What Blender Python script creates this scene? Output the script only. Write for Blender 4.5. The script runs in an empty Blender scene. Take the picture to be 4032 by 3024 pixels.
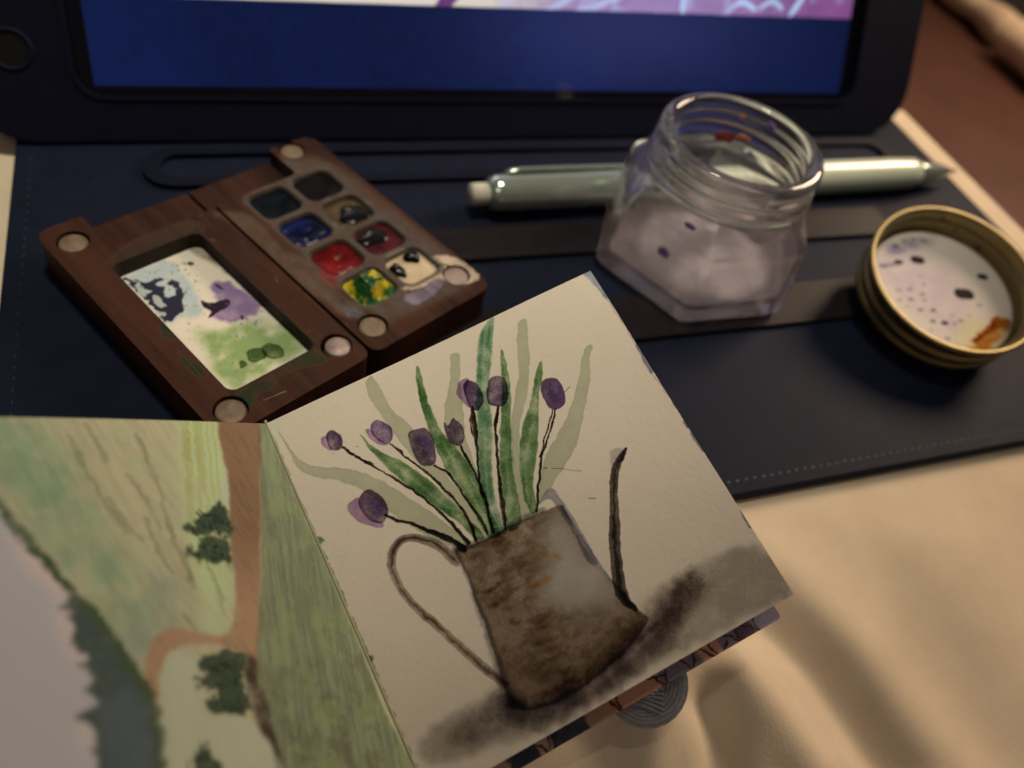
import bpy, bmesh, math, random
import numpy as np
from mathutils import Vector, Matrix
from mathutils.geometry import tessellate_polygon
MM = 0.001
random.seed(7)
RNG = np.random.RandomState(11)

# ------------------------------------------------------------------ camera, world, lamps, exposure
scene = bpy.context.scene
COL = scene.collection
scene.render.resolution_x, scene.render.resolution_y = 1024, 768
scene.view_settings.view_transform = 'Standard'
scene.view_settings.look = 'None'
scene.view_settings.gamma = 1.0
scene.view_settings.exposure = 0.0
CX, CY, CZ = (0.936550, -0.294220, 0.190570), (0.112280, 0.766770, 0.632030), (-0.332070, -0.570530, 0.751150)
cam_data = bpy.data.cameras.new('camera')
cam = bpy.data.objects.new('camera', cam_data)
COL.objects.link(cam)
cam.matrix_world = Matrix(((CX[0], CY[0], CZ[0], 0.0), (CX[1], CY[1], CZ[1], 0.0), (CX[2], CY[2], CZ[2], 0.105), (0, 0, 0, 1)))
cam_data.sensor_width = 36.0
cam_data.lens = 28.15
cam_data.clip_start = 0.005
cam_data.clip_end = 20.0
cam_data.dof.use_dof = True
cam_data.dof.focus_distance = 0.108
cam_data.dof.aperture_fstop = 14
scene.camera = cam

world = bpy.data.worlds.new('World')
scene.world = world
world.use_nodes = True
wn = world.node_tree
wbg = wn.nodes['Background']
# a dim room: dark warm walls, slightly paler above
wtc = wn.nodes.new('ShaderNodeTexCoord'); wsep = wn.nodes.new('ShaderNodeSeparateXYZ'); wr = wn.nodes.new('ShaderNodeValToRGB')
wn.links.new(wtc.outputs['Generated'], wsep.inputs[0]); wn.links.new(wsep.outputs['Z'], wr.inputs[0]); wn.links.new(wr.outputs[0], wbg.inputs[0])
wr.color_ramp.elements[0].position = 0.0; wr.color_ramp.elements[0].color = (0.030, 0.022, 0.018, 1)
wr.color_ramp.elements[1].position = 1.0; wr.color_ramp.elements[1].color = (0.120, 0.105, 0.098, 1)
wbg.inputs[1].default_value = 0.62

def area_light(name, loc, target, size, power, color):
    ld = bpy.data.lights.new(name, 'AREA'); ld.shape = 'DISK'; ld.size = size*MM; ld.energy = power; ld.color = color
    o = bpy.data.objects.new(name, ld); COL.objects.link(o)
    o.location = Vector(loc)*MM
    o.rotation_euler = (Vector(target)-Vector(loc)).to_track_quat('-Z', 'Y').to_euler()
    return o
area_light('bedside_lamp', (430, 225, 250), (100, 60, 0), 170, 1.95, (1.0, 0.73, 0.50))
# unseen overhead spot, added so its soft cone edge darkens the lower page
def spot_light(name, loc, target, power, color, deg, blend, radius):
    ld = bpy.data.lights.new(name, 'SPOT'); ld.energy = power; ld.color = color; ld.spot_size = math.radians(deg); ld.spot_blend = blend; ld.shadow_soft_size = radius*MM
    o = bpy.data.objects.new(name, ld); COL.objects.link(o); o.location = Vector(loc)*MM
    o.rotation_euler = (Vector(target)-Vector(loc)).to_track_quat('-Z', 'Y').to_euler()
spot_light('added_page_spot', (45, 150, 620), (45, 188, 0), 9.9, (1.0, 0.885, 0.675), 28.8, .4, 40)
area_light('added_fill', (-260, -300, 700), (40, 60, 0), 300, 0.50, (1.0, 0.80, 0.66))  # unseen fill light, added to warm the darker lower page

scene.cycles.use_denoising = True
scene.cycles.max_bounces = 14
scene.cycles.transmission_bounces = 12
scene.cycles.transparent_max_bounces = 12
scene.cycles.caustics_refractive = True
scene.cycles.sample_clamp_indirect = 3.0

# ------------------------------------------------------------------ outlines measured in millimetres
TRACE = {
 'tulip': [[[6.6,5.24],[7.24,4.9],[7.86,5.49],[8.09,6.56],[7.86,7.51],[7.1,7.86],[6.42,7.43],[6.14,6.35]],[[12.31,6.73],[13.26,6.41],[14.11,7.21],[14.56,8.32],[14.12,9.57],[13.06,10.09],[12.5,9.4],[11.97,8.05]],[[16.32,9.91],[17.15,9.94],[18.47,10.35],[18.87,11.65],[18.56,13.09],[18.09,14.71],[17.36,15.33],[16.28,14.98],[15.79,14.17],[15.74,12.69],[15.89,11.17]],[[21.08,10.85],[21.43,11.49],[22.48,10.76],[22.71,11.34],[22.91,11.72],[23.0,12.99],[22.3,14.25],[21.5,14.58],[20.78,13.99],[20.59,12.81]],[[25.71,7.35],[26.62,6.83],[27.44,7.82],[27.6,9.32],[26.97,10.67],[25.95,11.3],[25.28,10.67],[25.24,9.35],[25.41,8.32]],[[29.23,8.19],[30.42,8.18],[31.21,8.94],[30.89,10.47],[30.03,11.99],[29.1,12.28],[28.07,11.74],[27.61,11.0],[28.12,9.59]],[[35.29,11.92],[36.26,11.71],[37.32,12.21],[37.6,13.41],[37.25,14.92],[36.59,15.97],[35.31,16.13],[34.62,15.22],[34.61,13.54]],[[7.19,14.87],[8.46,14.58],[9.34,15.61],[9.77,17.1],[9.47,18.46],[8.75,19.09],[8.08,19.23],[7.29,18.58],[6.68,17.25],[6.59,15.7]]],
 'petal': [[[5.7,5.32],[6.52,5.42],[6.44,6.5],[6.39,7.49],[5.84,7.05],[5.48,6.14]],[[11.41,6.94],[12.06,7.28],[12.39,8.8],[12.85,9.99],[12.22,9.73],[11.53,8.49]],[[24.72,7.39],[25.58,6.56],[26.63,6.55],[26.62,7.11],[25.41,8.74],[25.26,10.61],[24.76,9.79],[24.53,8.42]],[[5.26,15.26],[6.75,14.89],[6.64,15.97],[6.89,17.86],[8.22,19.18],[7.85,19.76],[6.32,18.61],[5.43,17.36],[5.1,16.18]]],
 'stem': [[[[7.72,7.84],[9.48,10.88],[10.96,13.09],[12.08,14.97],[13.98,18.28],[15.57,22.15],[16.26,24.25],[16.8,26.62]],[0.22,0.3,0.16,0.22,0.16,0.3,0.4,0.5]],[[[13.51,10.19],[14.33,12.22],[15.34,14.33],[16.59,17.46],[17.92,21.36],[18.21,24.27],[17.91,26.83]],[0.2,0.28,0.16,0.22,0.3,0.35,0.4]],[[[17.39,15.53],[18.59,17.46],[18.83,19.01],[19.2,22.28],[19.57,24.98],[19.46,26.66]],[0.2,0.35,0.2,0.25,0.3,0.3]],[[[21.68,14.73],[21.65,16.84],[21.62,19.43],[21.38,22.39],[20.75,24.85],[20.24,26.82]],[0.2,0.28,0.22,0.3,0.4,0.5]],[[[25.48,10.58],[24.85,12.05],[24.36,13.7],[23.61,15.46],[22.54,18.09],[21.6,20.46],[21.18,22.29]],[0.3,0.75,0.6,0.3,0.18,0.25,0.3]],[[[28.57,12.19],[27.46,13.68],[26.74,14.94],[25.28,18.2],[23.99,21.45],[23.04,24.02],[21.9,27.19]],[0.35,0.5,0.35,0.25,0.35,0.6,0.35]],[[[35.25,16.1],[32.7,18.86],[30.35,21.11],[28.55,23.83],[26.44,27.06]],[0.2,0.18,0.2,0.28,0.3]],[[[34.9,15.92],[32.14,18.84],[30.19,21.02]],[0.12,0.14,0.15]],[[[24.3,12.03],[23.89,13.46],[23.61,15.2]],[0.12,0.15,0.12]],[[[9.58,10.66],[10.34,11.72]],[0.12,0.12]],[[[8.98,18.58],[10.07,19.9],[11.29,20.91],[12.86,22.72],[14.28,24.33],[15.3,25.72],[15.98,27.05]],[0.25,0.4,0.28,0.45,0.8,0.7,0.9]]],
 'leaf': [[[10.5,7.14],[10.84,9.47],[11.48,11.92],[12.67,15.28],[14.48,19.31],[16.84,23.56],[18.01,26.64],[18.98,26.65],[18.11,23.47],[16.65,18.9],[15.35,15.9],[14.04,13.39],[12.01,10.75],[11.08,8.93]],[[21.46,1.7],[20.77,2.63],[20.05,4.81],[19.2,8.55],[18.77,11.86],[18.55,14.95],[18.63,17.88],[19.2,22.28],[19.36,26.85],[21.01,27.47],[21.28,22.09],[21.54,18.09],[21.07,14.94],[20.29,12.39],[20.22,9.35],[20.66,6.26],[21.33,3.21]],[[32.62,0.46],[30.97,1.84],[29.02,4.92],[26.65,9.38],[24.67,13.86],[22.54,18.09],[21.08,21.99],[20.25,26.08],[20.33,27.36],[21.9,27.19],[22.45,23.21],[24.14,18.92],[26.39,14.76],[28.2,10.19],[30.7,5.8],[32.69,2.44],[34.05,0.15],[33.18,0.15]],[[32.84,5.02],[32.16,5.98],[30.9,8.78],[29.53,11.44],[26.12,17.31],[24.61,20.48],[23.44,23.73],[22.18,27.59],[24.06,27.32],[25.44,23.49],[26.54,20.18],[28.53,15.88],[30.79,11.54],[32.23,7.75]],[[36.8,8.98],[35.2,10.45],[32.48,13.82],[30.18,16.19],[28.48,18.54],[26.9,21.67],[26.01,24.56],[25.75,26.95],[26.65,26.67],[27.86,23.47],[29.9,20.61],[31.78,17.57],[34.2,13.32],[36.16,10.66]]],
 'ghost': [[[1.08,1.55],[1.38,3.59],[1.75,5.39],[2.43,7.33],[4.36,9.12],[7.46,11.01],[9.79,13.52],[12.0,16.74],[14.0,20.32],[15.48,23.35],[16.84,26.52],[15.01,26.3],[13.27,24.41],[11.2,21.11],[9.6,18.28],[8.05,14.68],[5.63,11.87],[2.72,9.57],[1.56,7.67],[1.24,4.86]],[[14.34,0.42],[15.38,0.39],[15.49,2.43],[15.71,5.9],[16.64,8.31],[17.25,11.34],[17.64,15.79],[18.53,18.6],[19.66,26.27],[17.91,25.36],[17.72,22.77],[16.84,18.49],[15.74,14.54],[14.82,10.61],[14.29,6.81],[13.86,4.38],[13.84,1.85]],[[26.11,2.53],[26.83,2.41],[27.26,3.13],[25.8,6.11],[24.01,10.79],[22.71,14.19],[22.13,18.4],[21.67,22.3],[20.92,18.81],[20.78,13.99],[21.33,10.49],[23.14,7.55],[24.87,5.06]],[[36.97,2.28],[37.7,2.2],[37.94,2.93],[36.8,5.18],[35.67,7.81],[33.32,11.74],[31.08,14.47],[29.55,16.41],[27.34,20.59],[26.13,23.85],[25.85,26.76],[24.56,26.84],[25.01,24.55],[26.21,21.31],[27.98,16.94],[30.97,12.2],[33.58,8.74],[34.8,5.9],[36.02,3.58]],[[43.15,10.25],[43.89,9.91],[43.99,10.55],[43.04,11.66],[41.53,14.32],[38.7,17.9],[35.32,21.58],[32.32,23.71],[30.13,24.91],[28.68,25.7],[27.38,25.78],[28.33,24.23],[30.79,21.34],[32.06,20.41],[34.86,18.64],[37.74,16.29],[40.52,13.23],[42.09,11.16]]],
 'can': [[15.06,26.65],[17.89,27.15],[21.78,27.21],[24.73,27.26],[27.23,27.56],[29.68,28.0],[29.55,31.27],[29.9,35.37],[30.65,39.26],[31.68,43.37],[32.29,45.07],[30.07,46.34],[26.52,47.46],[21.33,48.24],[16.74,48.13],[14.13,47.28],[13.02,45.91],[13.11,43.38],[13.68,40.46],[14.26,36.88],[14.48,33.32],[14.96,30.44]],
 'can_light': [[27.24,29.4],[29.1,29.04],[29.26,31.78],[29.62,35.86],[30.38,39.43],[31.04,41.96],[28.64,41.02],[25.73,40.43],[23.76,38.16],[22.92,35.54],[24.76,33.96],[26.72,33.38],[26.0,31.06]],
 'can_lip': [[27.06,26.38],[29.5,25.36],[29.94,27.12],[30.27,31.06],[30.15,36.13],[29.19,35.64],[29.35,31.82],[29.16,28.98],[28.75,26.5]],
 'can_rim': [[15.06,26.65],[17.89,27.15],[21.78,27.21],[24.8,27.13],[27.37,27.3]],
 'can_left': [[15.0,26.78],[14.96,30.44],[14.6,33.38],[14.26,36.88],[13.68,40.46],[13.23,43.73],[13.02,45.91]],
 'can_bot': [[13.02,45.91],[14.65,47.46],[17.04,48.15],[21.36,48.2],[26.52,47.46],[30.25,46.58],[33.13,46.12]],
 'can_right': [[29.68,28.0],[29.81,31.4],[30.16,35.5],[30.7,39.44],[31.61,43.49]],
 'rust': [[[23.9,31.91],[24.91,31.86],[25.32,32.33],[24.66,32.63]],[[21.41,34.75],[23.32,34.8],[24.14,35.39],[22.92,35.54],[21.46,35.25]],[[25.57,32.46],[26.64,33.82],[25.86,33.74]]],
 'handle': [[14.45,28.1],[13.52,25.52],[11.9,23.54],[10.15,22.46],[8.38,22.84],[7.17,24.47],[6.87,26.85],[7.33,29.9],[8.78,33.42],[10.34,37.24],[11.61,40.27],[13.29,43.62]],
 'spout': [[40.88,25.22],[39.62,25.94],[38.53,26.69],[37.18,28.33],[36.04,30.3],[34.56,33.05],[32.91,36.12],[30.95,40.98],[31.48,43.43]],
 'spout_shade': [[38.24,26.28],[39.25,25.22],[40.35,25.14]],
 'shadow_a': [[1.52,44.93],[3.09,44.1],[7.05,43.93],[11.43,43.65],[13.36,44.08],[14.53,47.68],[16.98,48.26],[21.27,48.35],[27.88,47.87],[33.91,45.92],[37.33,43.06],[40.98,42.59],[46.23,42.92],[48.78,43.76],[50.15,47.37],[49.95,50.9],[42.62,50.46],[32.91,50.2],[24.96,50.13],[17.22,50.07],[12.72,49.95],[8.62,49.18],[3.74,48.27],[1.63,47.17]],
 'shadow_b': [[4.91,45.87],[7.68,45.09],[11.68,44.36],[13.36,44.66],[13.99,47.54],[16.86,48.48],[21.08,48.69],[27.74,48.1],[25.48,49.25],[20.59,49.57],[16.26,49.01],[11.99,48.46],[7.88,47.7],[5.3,46.9]],
 'shadow_c': [[30.18,43.97],[33.8,43.4],[37.18,43.29],[41.62,43.72],[42.58,44.85],[39.11,45.55],[37.08,46.66],[33.46,47.2],[30.79,47.31],[27.39,47.61],[30.32,46.47],[33.27,45.89],[31.56,44.39]],
 'ticks': [[[[29.94,22.53],[30.3,22.71]],0.12],[[[30.88,23.07],[32.3,23.76]],0.07],[[[32.23,23.88],[34.09,25.16]],0.04],[[[33.24,28.71],[33.99,29.18]],0.1],[[[37.37,14.56],[38.54,14.13]],0.08],[[[9.44,8.55],[9.48,8.57]],0.14]],
 'edge_grey': [[48.7,-0.02],[50.19,-0.03],[50.06,2.06],[49.81,4.64],[49.29,4.94],[49.18,2.38]],
 'edge_line': [[49.21,2.01],[49.46,4.65],[49.69,8.75],[49.64,13.54],[49.49,17.78],[49.79,22.85],[49.77,28.28],[49.88,32.31],[50.31,36.73],[49.93,40.31],[49.79,43.93],[50.12,47.71],[49.75,51.04]],
 'edge_blob': [[[49.71,12.84],[50.03,13.74],[50.15,16.7],[49.23,17.65],[49.27,15.88]],[[49.49,27.13],[49.84,27.65],[49.91,30.69],[49.48,29.8]],[[49.61,25.33],[49.97,26.37],[49.56,26.49]],[[49.65,22.26],[49.97,23.12],[49.6,23.44]],[[49.69,38.93],[49.99,39.72],[49.84,41.66],[49.47,41.0]]],
 'L_path': [[7.55,-0.61],[1.2,-0.78],[5.42,8.99],[10.87,20.51],[15.8,29.64],[17.38,28.49],[19.23,27.42],[21.11,26.6],[23.66,26.34],[25.6,26.79],[26.92,28.37],[28.14,31.07],[28.91,29.99],[27.99,27.42],[26.45,25.1],[24.45,24.39],[21.86,25.09],[18.74,26.29],[16.65,24.85],[14.75,21.24],[13.06,15.63],[10.2,8.72]],
 'L_light': [[[10.6,8.08],[9.54,7.19],[12.09,13.41],[13.78,13.24],[13.91,12.06]],[[25.87,26.84],[23.79,26.67],[22.05,27.57],[22.78,30.65],[24.85,34.48],[26.48,37.29],[29.75,36.1],[28.0,31.33]],[[23.85,33.27],[20.15,34.66],[18.27,36.18],[17.84,41.35],[25.93,38.34]]],
 'L_yellow': [[13.58,-0.45],[7.55,-0.61],[10.37,8.71],[12.91,15.65],[14.75,21.24],[16.92,24.79],[18.6,25.95],[20.88,24.69],[19.13,21.77],[19.08,18.12],[17.49,11.18]],
 'L_bush': [[[18.54,13.87],[16.77,13.08],[15.33,12.51],[14.15,11.9],[12.96,11.32],[12.06,12.23],[12.18,13.99],[12.94,15.36],[14.53,15.03],[16.44,15.22],[17.8,14.92]],[[19.93,16.73],[18.37,16.35],[16.61,15.62],[14.7,15.43],[13.27,15.75],[13.62,17.27],[14.43,18.41],[15.93,18.33],[17.51,17.82],[18.5,17.41]],[[22.67,28.12],[21.07,27.82],[18.07,28.07],[17.48,29.7],[18.33,31.91],[18.4,34.27],[20.3,34.38],[22.14,33.58],[23.52,32.48],[22.0,31.33],[23.35,30.14],[22.02,29.47]],[[26.9,37.13],[25.83,36.29],[24.65,35.84],[24.3,36.82],[24.09,38.16],[24.36,39.97],[27.54,38.75]]],
 'L_sky': [[40.12,-7.46],[36.44,7.73],[36.32,9.62],[35.55,12.0],[33.91,15.65],[32.67,18.57],[30.94,21.37],[29.4,26.17],[28.49,30.11],[28.9,33.15],[30.02,36.82],[33.51,46.35],[54.48,35.98],[49.18,-1.87]],
 'L_cloud': [[[36.31,11.92],[35.01,12.99],[33.29,17.1],[32.25,19.32],[33.18,22.43],[32.69,24.91],[34.07,25.39],[34.61,21.04],[34.56,18.0],[35.77,15.15]],[[35.45,30.03],[34.08,30.07],[34.1,31.44],[34.47,33.26],[35.68,32.08]]],
 'L_trees': [[32.62,19.13],[30.81,20.95],[29.96,23.82],[29.26,26.42],[28.42,29.92],[28.56,32.85],[29.92,36.85],[31.25,40.19],[35.87,38.28],[34.79,34.27],[35.01,33.07],[34.35,32.53],[34.05,31.26],[35.14,29.64],[33.29,29.51],[33.95,27.69],[32.9,26.95],[33.4,25.88],[34.07,25.39],[32.94,25.05],[33.86,23.34],[33.18,22.43],[33.66,21.24],[32.75,21.0],[34.25,20.14],[33.04,19.84]],
 'L_horizon': [[36.34,8.92],[35.95,11.27],[35.01,12.99],[33.91,15.65],[32.67,18.57],[30.94,21.37],[29.4,26.17],[28.63,29.21],[28.35,31.65],[29.65,36.13]],
 'L_right': [[1.0,-0.79],[-0.25,-0.1],[-0.18,9.3],[0.2,19.09],[0.49,30.64],[0.98,39.6],[1.47,52.54],[18.46,45.5],[17.18,37.0],[15.8,29.64],[10.71,20.53],[5.42,8.99]],
 'L_dark': [[17.31,29.0],[15.8,29.64],[16.5,32.43],[16.69,35.98],[17.19,40.66],[18.46,36.58],[18.11,32.69]],
 'L_green': [[35.84,-0.61],[31.38,0.03],[28.79,1.33],[28.71,5.08],[27.95,11.83],[25.69,18.11],[26.35,22.79],[28.84,24.53],[30.81,20.95],[33.85,15.43],[36.21,9.16],[37.11,4.85]],
 'L_grey': [[28.2,22.63],[23.29,18.5],[21.7,21.29],[22.13,24.42],[24.45,24.39],[26.45,25.1],[28.56,29.01],[29.19,25.56]],
 'L_streak': [[[13.52,0.19],[15.81,8.41],[17.64,14.53]],[[11.25,0.14],[13.1,5.51],[14.17,9.69]],[[12.88,0.18],[14.65,5.47]],[[19.49,7.35],[20.29,14.76],[20.05,20.57]],[[25.83,9.7],[24.9,12.92],[24.04,14.82]],[[25.56,1.01],[25.01,3.25],[24.87,5.19]],[[22.87,6.91],[21.91,10.27],[21.22,13.58]],[[17.09,16.79],[17.32,21.58],[17.53,24.15]],[[14.21,17.18],[14.77,19.88]],[[19.81,16.42],[19.93,19.56]],[[22.65,12.36],[22.4,16.07],[21.8,18.74]],[[22.26,23.41],[21.56,25.03]],[[27.93,2.41],[26.85,8.32],[25.15,13.66]],[[20.03,1.81],[19.86,7.62]]],
 'P_corners': [[8.51,2.63],[9.12,16.65],[39.0,17.26],[39.67,4.37]],
 'P_blue': [[8.69,2.9],[8.37,6.16],[9.27,10.36],[12.2,11.8],[17.01,10.39],[21.66,9.03],[22.56,6.88],[21.82,5.01],[21.7,3.18],[15.37,3.57]],
 'P_ink': [[[9.11,3.04],[10.72,4.02],[12.43,3.78],[14.06,4.35],[13.94,5.96],[14.26,7.33],[16.45,6.0],[16.97,7.63],[18.84,7.65],[21.05,6.46],[21.22,5.0],[21.49,3.31],[15.8,3.32]],[[10.27,4.28],[12.07,5.52],[11.71,7.3],[12.92,8.14],[13.05,6.49],[14.54,6.37],[13.78,5.28],[12.36,4.58]],[[14.01,7.87],[13.46,8.92],[14.97,9.27],[17.12,8.73],[16.53,9.69],[17.98,8.18],[16.54,7.9],[15.25,8.3]],[[16.97,7.63],[16.83,8.31],[18.84,7.65],[19.31,6.57]]],
 'P_gap': [[[11.39,3.63],[12.81,4.32],[14.72,3.96],[13.94,3.28]],[[15.07,4.9],[16.5,5.19],[18.17,4.95],[18.21,4.16],[16.36,4.12]],[[18.87,3.38],[19.43,4.18],[20.06,3.8],[19.46,3.21]],[[15.21,7.34],[15.91,7.89],[17.84,7.09],[17.88,6.28],[16.42,6.4]],[[13.4,4.74],[13.28,6.36],[15.14,6.79],[15.42,5.85]]],
 'P_purple': [[17.89,13.5],[18.22,15.37],[20.51,16.36],[24.71,16.89],[26.99,16.57],[27.66,13.17],[26.49,10.69],[23.89,9.59],[21.95,12.07]],
 'P_pdark': [[[20.29,10.15],[21.38,10.82],[21.95,12.07],[22.23,13.53],[23.18,13.81],[24.01,12.35],[24.04,11.1],[24.38,9.27],[24.01,8.91],[23.26,10.0],[21.74,9.58]],[[18.13,13.84],[18.57,14.3],[20.18,14.49],[19.88,14.06]],[[26.8,13.26],[27.21,13.57],[27.82,13.06],[27.42,12.84]]],
 'P_green': [[25.59,6.13],[28.11,8.81],[28.28,11.93],[30.06,15.68],[33.28,16.77],[38.21,16.99],[38.68,13.67],[38.89,8.63],[39.38,4.56],[35.4,3.98],[30.87,4.65]],
 'P_gdark': [[[34.59,11.65],[34.3,13.09],[35.41,13.96],[36.81,14.29],[37.91,13.41],[37.56,12.0],[36.31,11.25]],[[34.07,9.38],[33.99,10.85],[34.88,11.65],[36.41,11.39],[36.57,9.45],[35.59,8.73]],[[34.99,7.16],[35.1,8.07],[36.14,7.95],[36.21,6.92]]],
 'P_dot': [[11.3,13.18],[11.36,13.76],[12.02,14.05],[12.4,13.64],[12.01,13.06]],
 'W_cream': [[31.03,40.43],[31.22,43.89],[35.0,46.37],[38.38,50.34],[43.22,51.26],[45.23,50.13],[44.56,47.18],[41.04,44.04],[40.89,39.47],[38.95,37.14],[39.78,45.2],[36.76,45.84],[32.56,43.77],[32.56,40.65]],
 'W_lav': [[40.6,36.69],[41.35,40.61],[40.43,45.14],[41.93,45.34],[43.26,41.45],[43.7,36.96],[42.02,35.94]],
 'W_pale': [[5.71,22.16],[7.18,25.59],[12.07,27.64],[19.78,26.67],[25.36,28.94],[31.33,28.03],[36.71,28.39],[40.34,28.21],[39.46,25.25],[33.61,23.98],[25.53,23.37],[16.23,23.38],[9.95,23.28]],
 'W_green': [[[40.78,1.76],[42.09,3.48],[42.24,7.18],[41.69,11.54],[41.11,16.09],[42.84,16.88],[44.68,16.3],[43.57,12.58],[43.23,9.21],[44.39,7.2],[43.9,4.48],[45.21,2.82],[44.09,1.37],[42.0,1.31]],[[23.93,1.11],[24.26,2.38],[26.97,2.18],[28.33,0.97],[27.03,-0.05]],[[30.41,0.05],[34.47,1.13],[36.82,0.7],[34.82,-0.55]]],
 'W_blue': [[[7.52,45.64],[9.68,46.57],[12.01,45.24],[10.09,44.67]],[[15.96,44.16],[17.7,46.94],[21.07,46.25],[26.64,46.82],[32.11,45.22],[28.97,44.8],[23.01,44.62],[19.26,44.6]],[[36.47,26.27],[39.53,27.95],[41.96,28.74],[41.89,26.93],[38.08,25.9]]],
 'W_ridge': [[-1.51,4.66],[2.45,5.14],[4.57,5.86],[5.45,7.67],[4.72,10.07],[5.46,15.33],[4.9,24.31],[2.74,32.69],[1.93,39.62]],
 'Lid_dots': [[-1.02,8.1,1.0,1],[4.73,-1.58,1.35,1],[-5.5,8.48,0.6,0.9],[-4.07,12.28,0.45,0.8],[11.14,1.38,0.75,0.9],[-3.22,-6.95,0.5,0.9],[-4.12,-3.74,0.4,0.7],[-6.74,-3.04,0.4,0.6],[-5.54,-6.01,0.4,0.6],[-7.49,-0.38,0.4,0.5],[-4.45,0.16,0.35,0.5],[-6.54,1.83,0.35,0.5],[-2.8,2.31,0.3,0.4],[-4.75,-1.17,0.3,0.4],[-10.04,-0.07,0.35,0.4],[-9.07,2.19,0.35,0.3],[0.49,-7.28,0.35,0.5],[-1.19,-7.53,0.35,0.4],[-0.69,-5.68,0.3,0.3],[6.53,-4.74,0.4,0.3],[1.0,13.18,0.35,0.5],[-5.36,2.84,0.25,0.3],[-2.6,4.16,0.25,0.3],[-9.32,-1.74,0.25,0.3],[-6.94,-7.79,0.25,0.3],[-1.39,13.14,0.5,0.3],[2.88,12.31,0.6,0.3],[-9.53,8.26,0.5,0.5],[-4.48,-10.24,0.4,0.4],[2.99,-6.45,0.25,0.3]],
 'Lid_smear': [[-9.75,8.14],[-7.26,8.76],[-5.56,7.94],[-7.26,7.64]],
 'Lid_orange': [[1.09,-12.03],[4.89,-9.87],[7.26,-8.57],[9.25,-8.38],[10.98,-9.35],[10.26,-10.71],[7.53,-12.53],[3.94,-13.82],[1.95,-14.56],[-1.1,-13.6]],
 'Lid_liner': [[-10.53,7.82],[-5.11,13.21],[0.66,13.41],[7.66,11.72],[10.55,8.49],[10.45,-4.01],[8.67,-9.77],[1.95,-14.56],[-5.25,-11.54],[-9.19,-3.88]],
 'Lid_grey': [[-6.33,12.14],[-2.52,13.36],[3.69,13.15],[6.04,11.7],[-0.7,11.03],[-5.74,10.39]],
 'far': [[427.88,384.03,-60.0],[425.48,355.96,-60.0],[425.85,339.12,-60.0],[423.7,318.87,-60.0]],
 'far2': [[414.18,309.99,-58.0],[415.23,298.77,-58.0],[414.82,283.34,-58.0],[412.68,270.23,-58.0]],
 'far3': [[433.81,325.55,-56.0],[475.86,357.85,-56.0],[472.68,335.86,-56.0],[430.58,298.69,-56.0]],
 'coil': [31.09,53.05],
 'drops': [[[101.11,119.56,22.18],2.3,1.2,"red"],[[103.86,117.78,22.99],1.8,0.7,"rust"],[[106.63,114.57,27.75],1.0,0.9,"purple"],[[105.76,115.81,20.88],0.5,0.5,"purple"],[[102.37,118.87,27.3],0.6,0.4,"rust"]],
 'wall_drops': [[[79.96,97.45,11.52],1.5,0.9,"purple"],[[81.54,95.39,19.45],1.3,0.6,"purple"]],
 'fold': [[[74.34,30.11],[78.15,21.28],[80.99,6.3]],[[63.59,24.05],[66.13,17.51],[67.6,9.8]],[[56.43,20.55],[56.4,16.22],[55.48,11.75]],[[98.52,31.12],[99.72,19.1],[97.89,1.89]],[[47.28,20.96],[44.95,15.71]]],
 'frame': {"P0":[4.178,66.624,15.068],"ex":[0.93393,0.16481,0.3172],"ey":[0.2343,-0.95241,-0.19498],"n":[-0.26996,-0.25642,0.9281],"d":[-0.74235,-0.30478,0.59668],"NL":[0.62771,-0.00494,0.77843],"W":49.75,"H":50.98,"cx":[0.93655,-0.29422,0.19057],"cy":[0.11228,0.76677,0.63203],"cz":[-0.33207,-0.57053,0.75115],"pu":[0.48191,-0.87622,0.0],"pv":[0.87622,0.48191,0.0],"m5":[-21.278,114.332,7.0],"lc":[141.4,83.1,13.6],"ln":[-0.13118,-0.19629,0.97173],"la":[0.99101,-0.0,0.13379],"lb":[-0.02626,0.98055,0.19453]},
}
FR = TRACE['frame']
V = lambda a: Vector(a)
P0, EX, EY, EN = V(FR['P0']), V(FR['ex']), V(FR['ey']), V(FR['n'])
LD_, LN = V(FR['d']), V(FR['NL'])
PW, PH = FR['W'], FR['H']

# ------------------------------------------------------------------ object helpers
def tag(o, label=None, cat=None, group=None, kind=None):
    if label: o['label'] = label
    if cat: o['category'] = cat
    if group: o['group'] = group
    if kind: o['kind'] = kind
    return o
def thing(name, label, cat, loc=(0, 0, 0)):
    o = bpy.data.objects.new(name, None); COL.objects.link(o); o.empty_display_size = 0.01
    o.location = V(loc)*MM
    return tag(o, label, cat)
def mesh_obj(name, verts, faces, mat, parent=None, smooth=True, uv=None, sharp=None):
    """verts in world millimetres; parented objects keep world placement"""
    me = bpy.data.meshes.new(name)
    off = V((0, 0, 0))
    q = parent
    while q is not None: off = off+q.location/MM; q = q.parent
    me.from_pydata([tuple((Vector(v)-off)*MM) for v in verts], [], faces)
    me.update()
    if smooth: me.polygons.foreach_set('use_smooth', [True]*len(me.polygons))
    if uv is not None:
        l = me.uv_layers.new(name='UVMap')
        for i, lp in enumerate(me.loops): l.data[i].uv = uv[lp.vertex_index]
    o = bpy.data.objects.new(name, me); COL.objects.link(o)
    if mat is not None: me.materials.append(mat)
    if parent is not None: o.parent = parent
    bm = bmesh.new(); bm.from_mesh(me); bmesh.ops.recalc_face_normals(bm, faces=bm.faces); bm.to_mesh(me); bm.free()
    if sharp is not None:
        me.set_sharp_from_angle(angle=math.radians(sharp))
    return o
def bevel(o, w, seg=2, ang=40):
    m = o.modifiers.new('bevel', 'BEVEL'); m.width = w*MM; m.segments = seg; m.limit_method = 'ANGLE'; m.angle_limit = math.radians(ang)
    m.harden_normals = False
    return o

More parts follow.
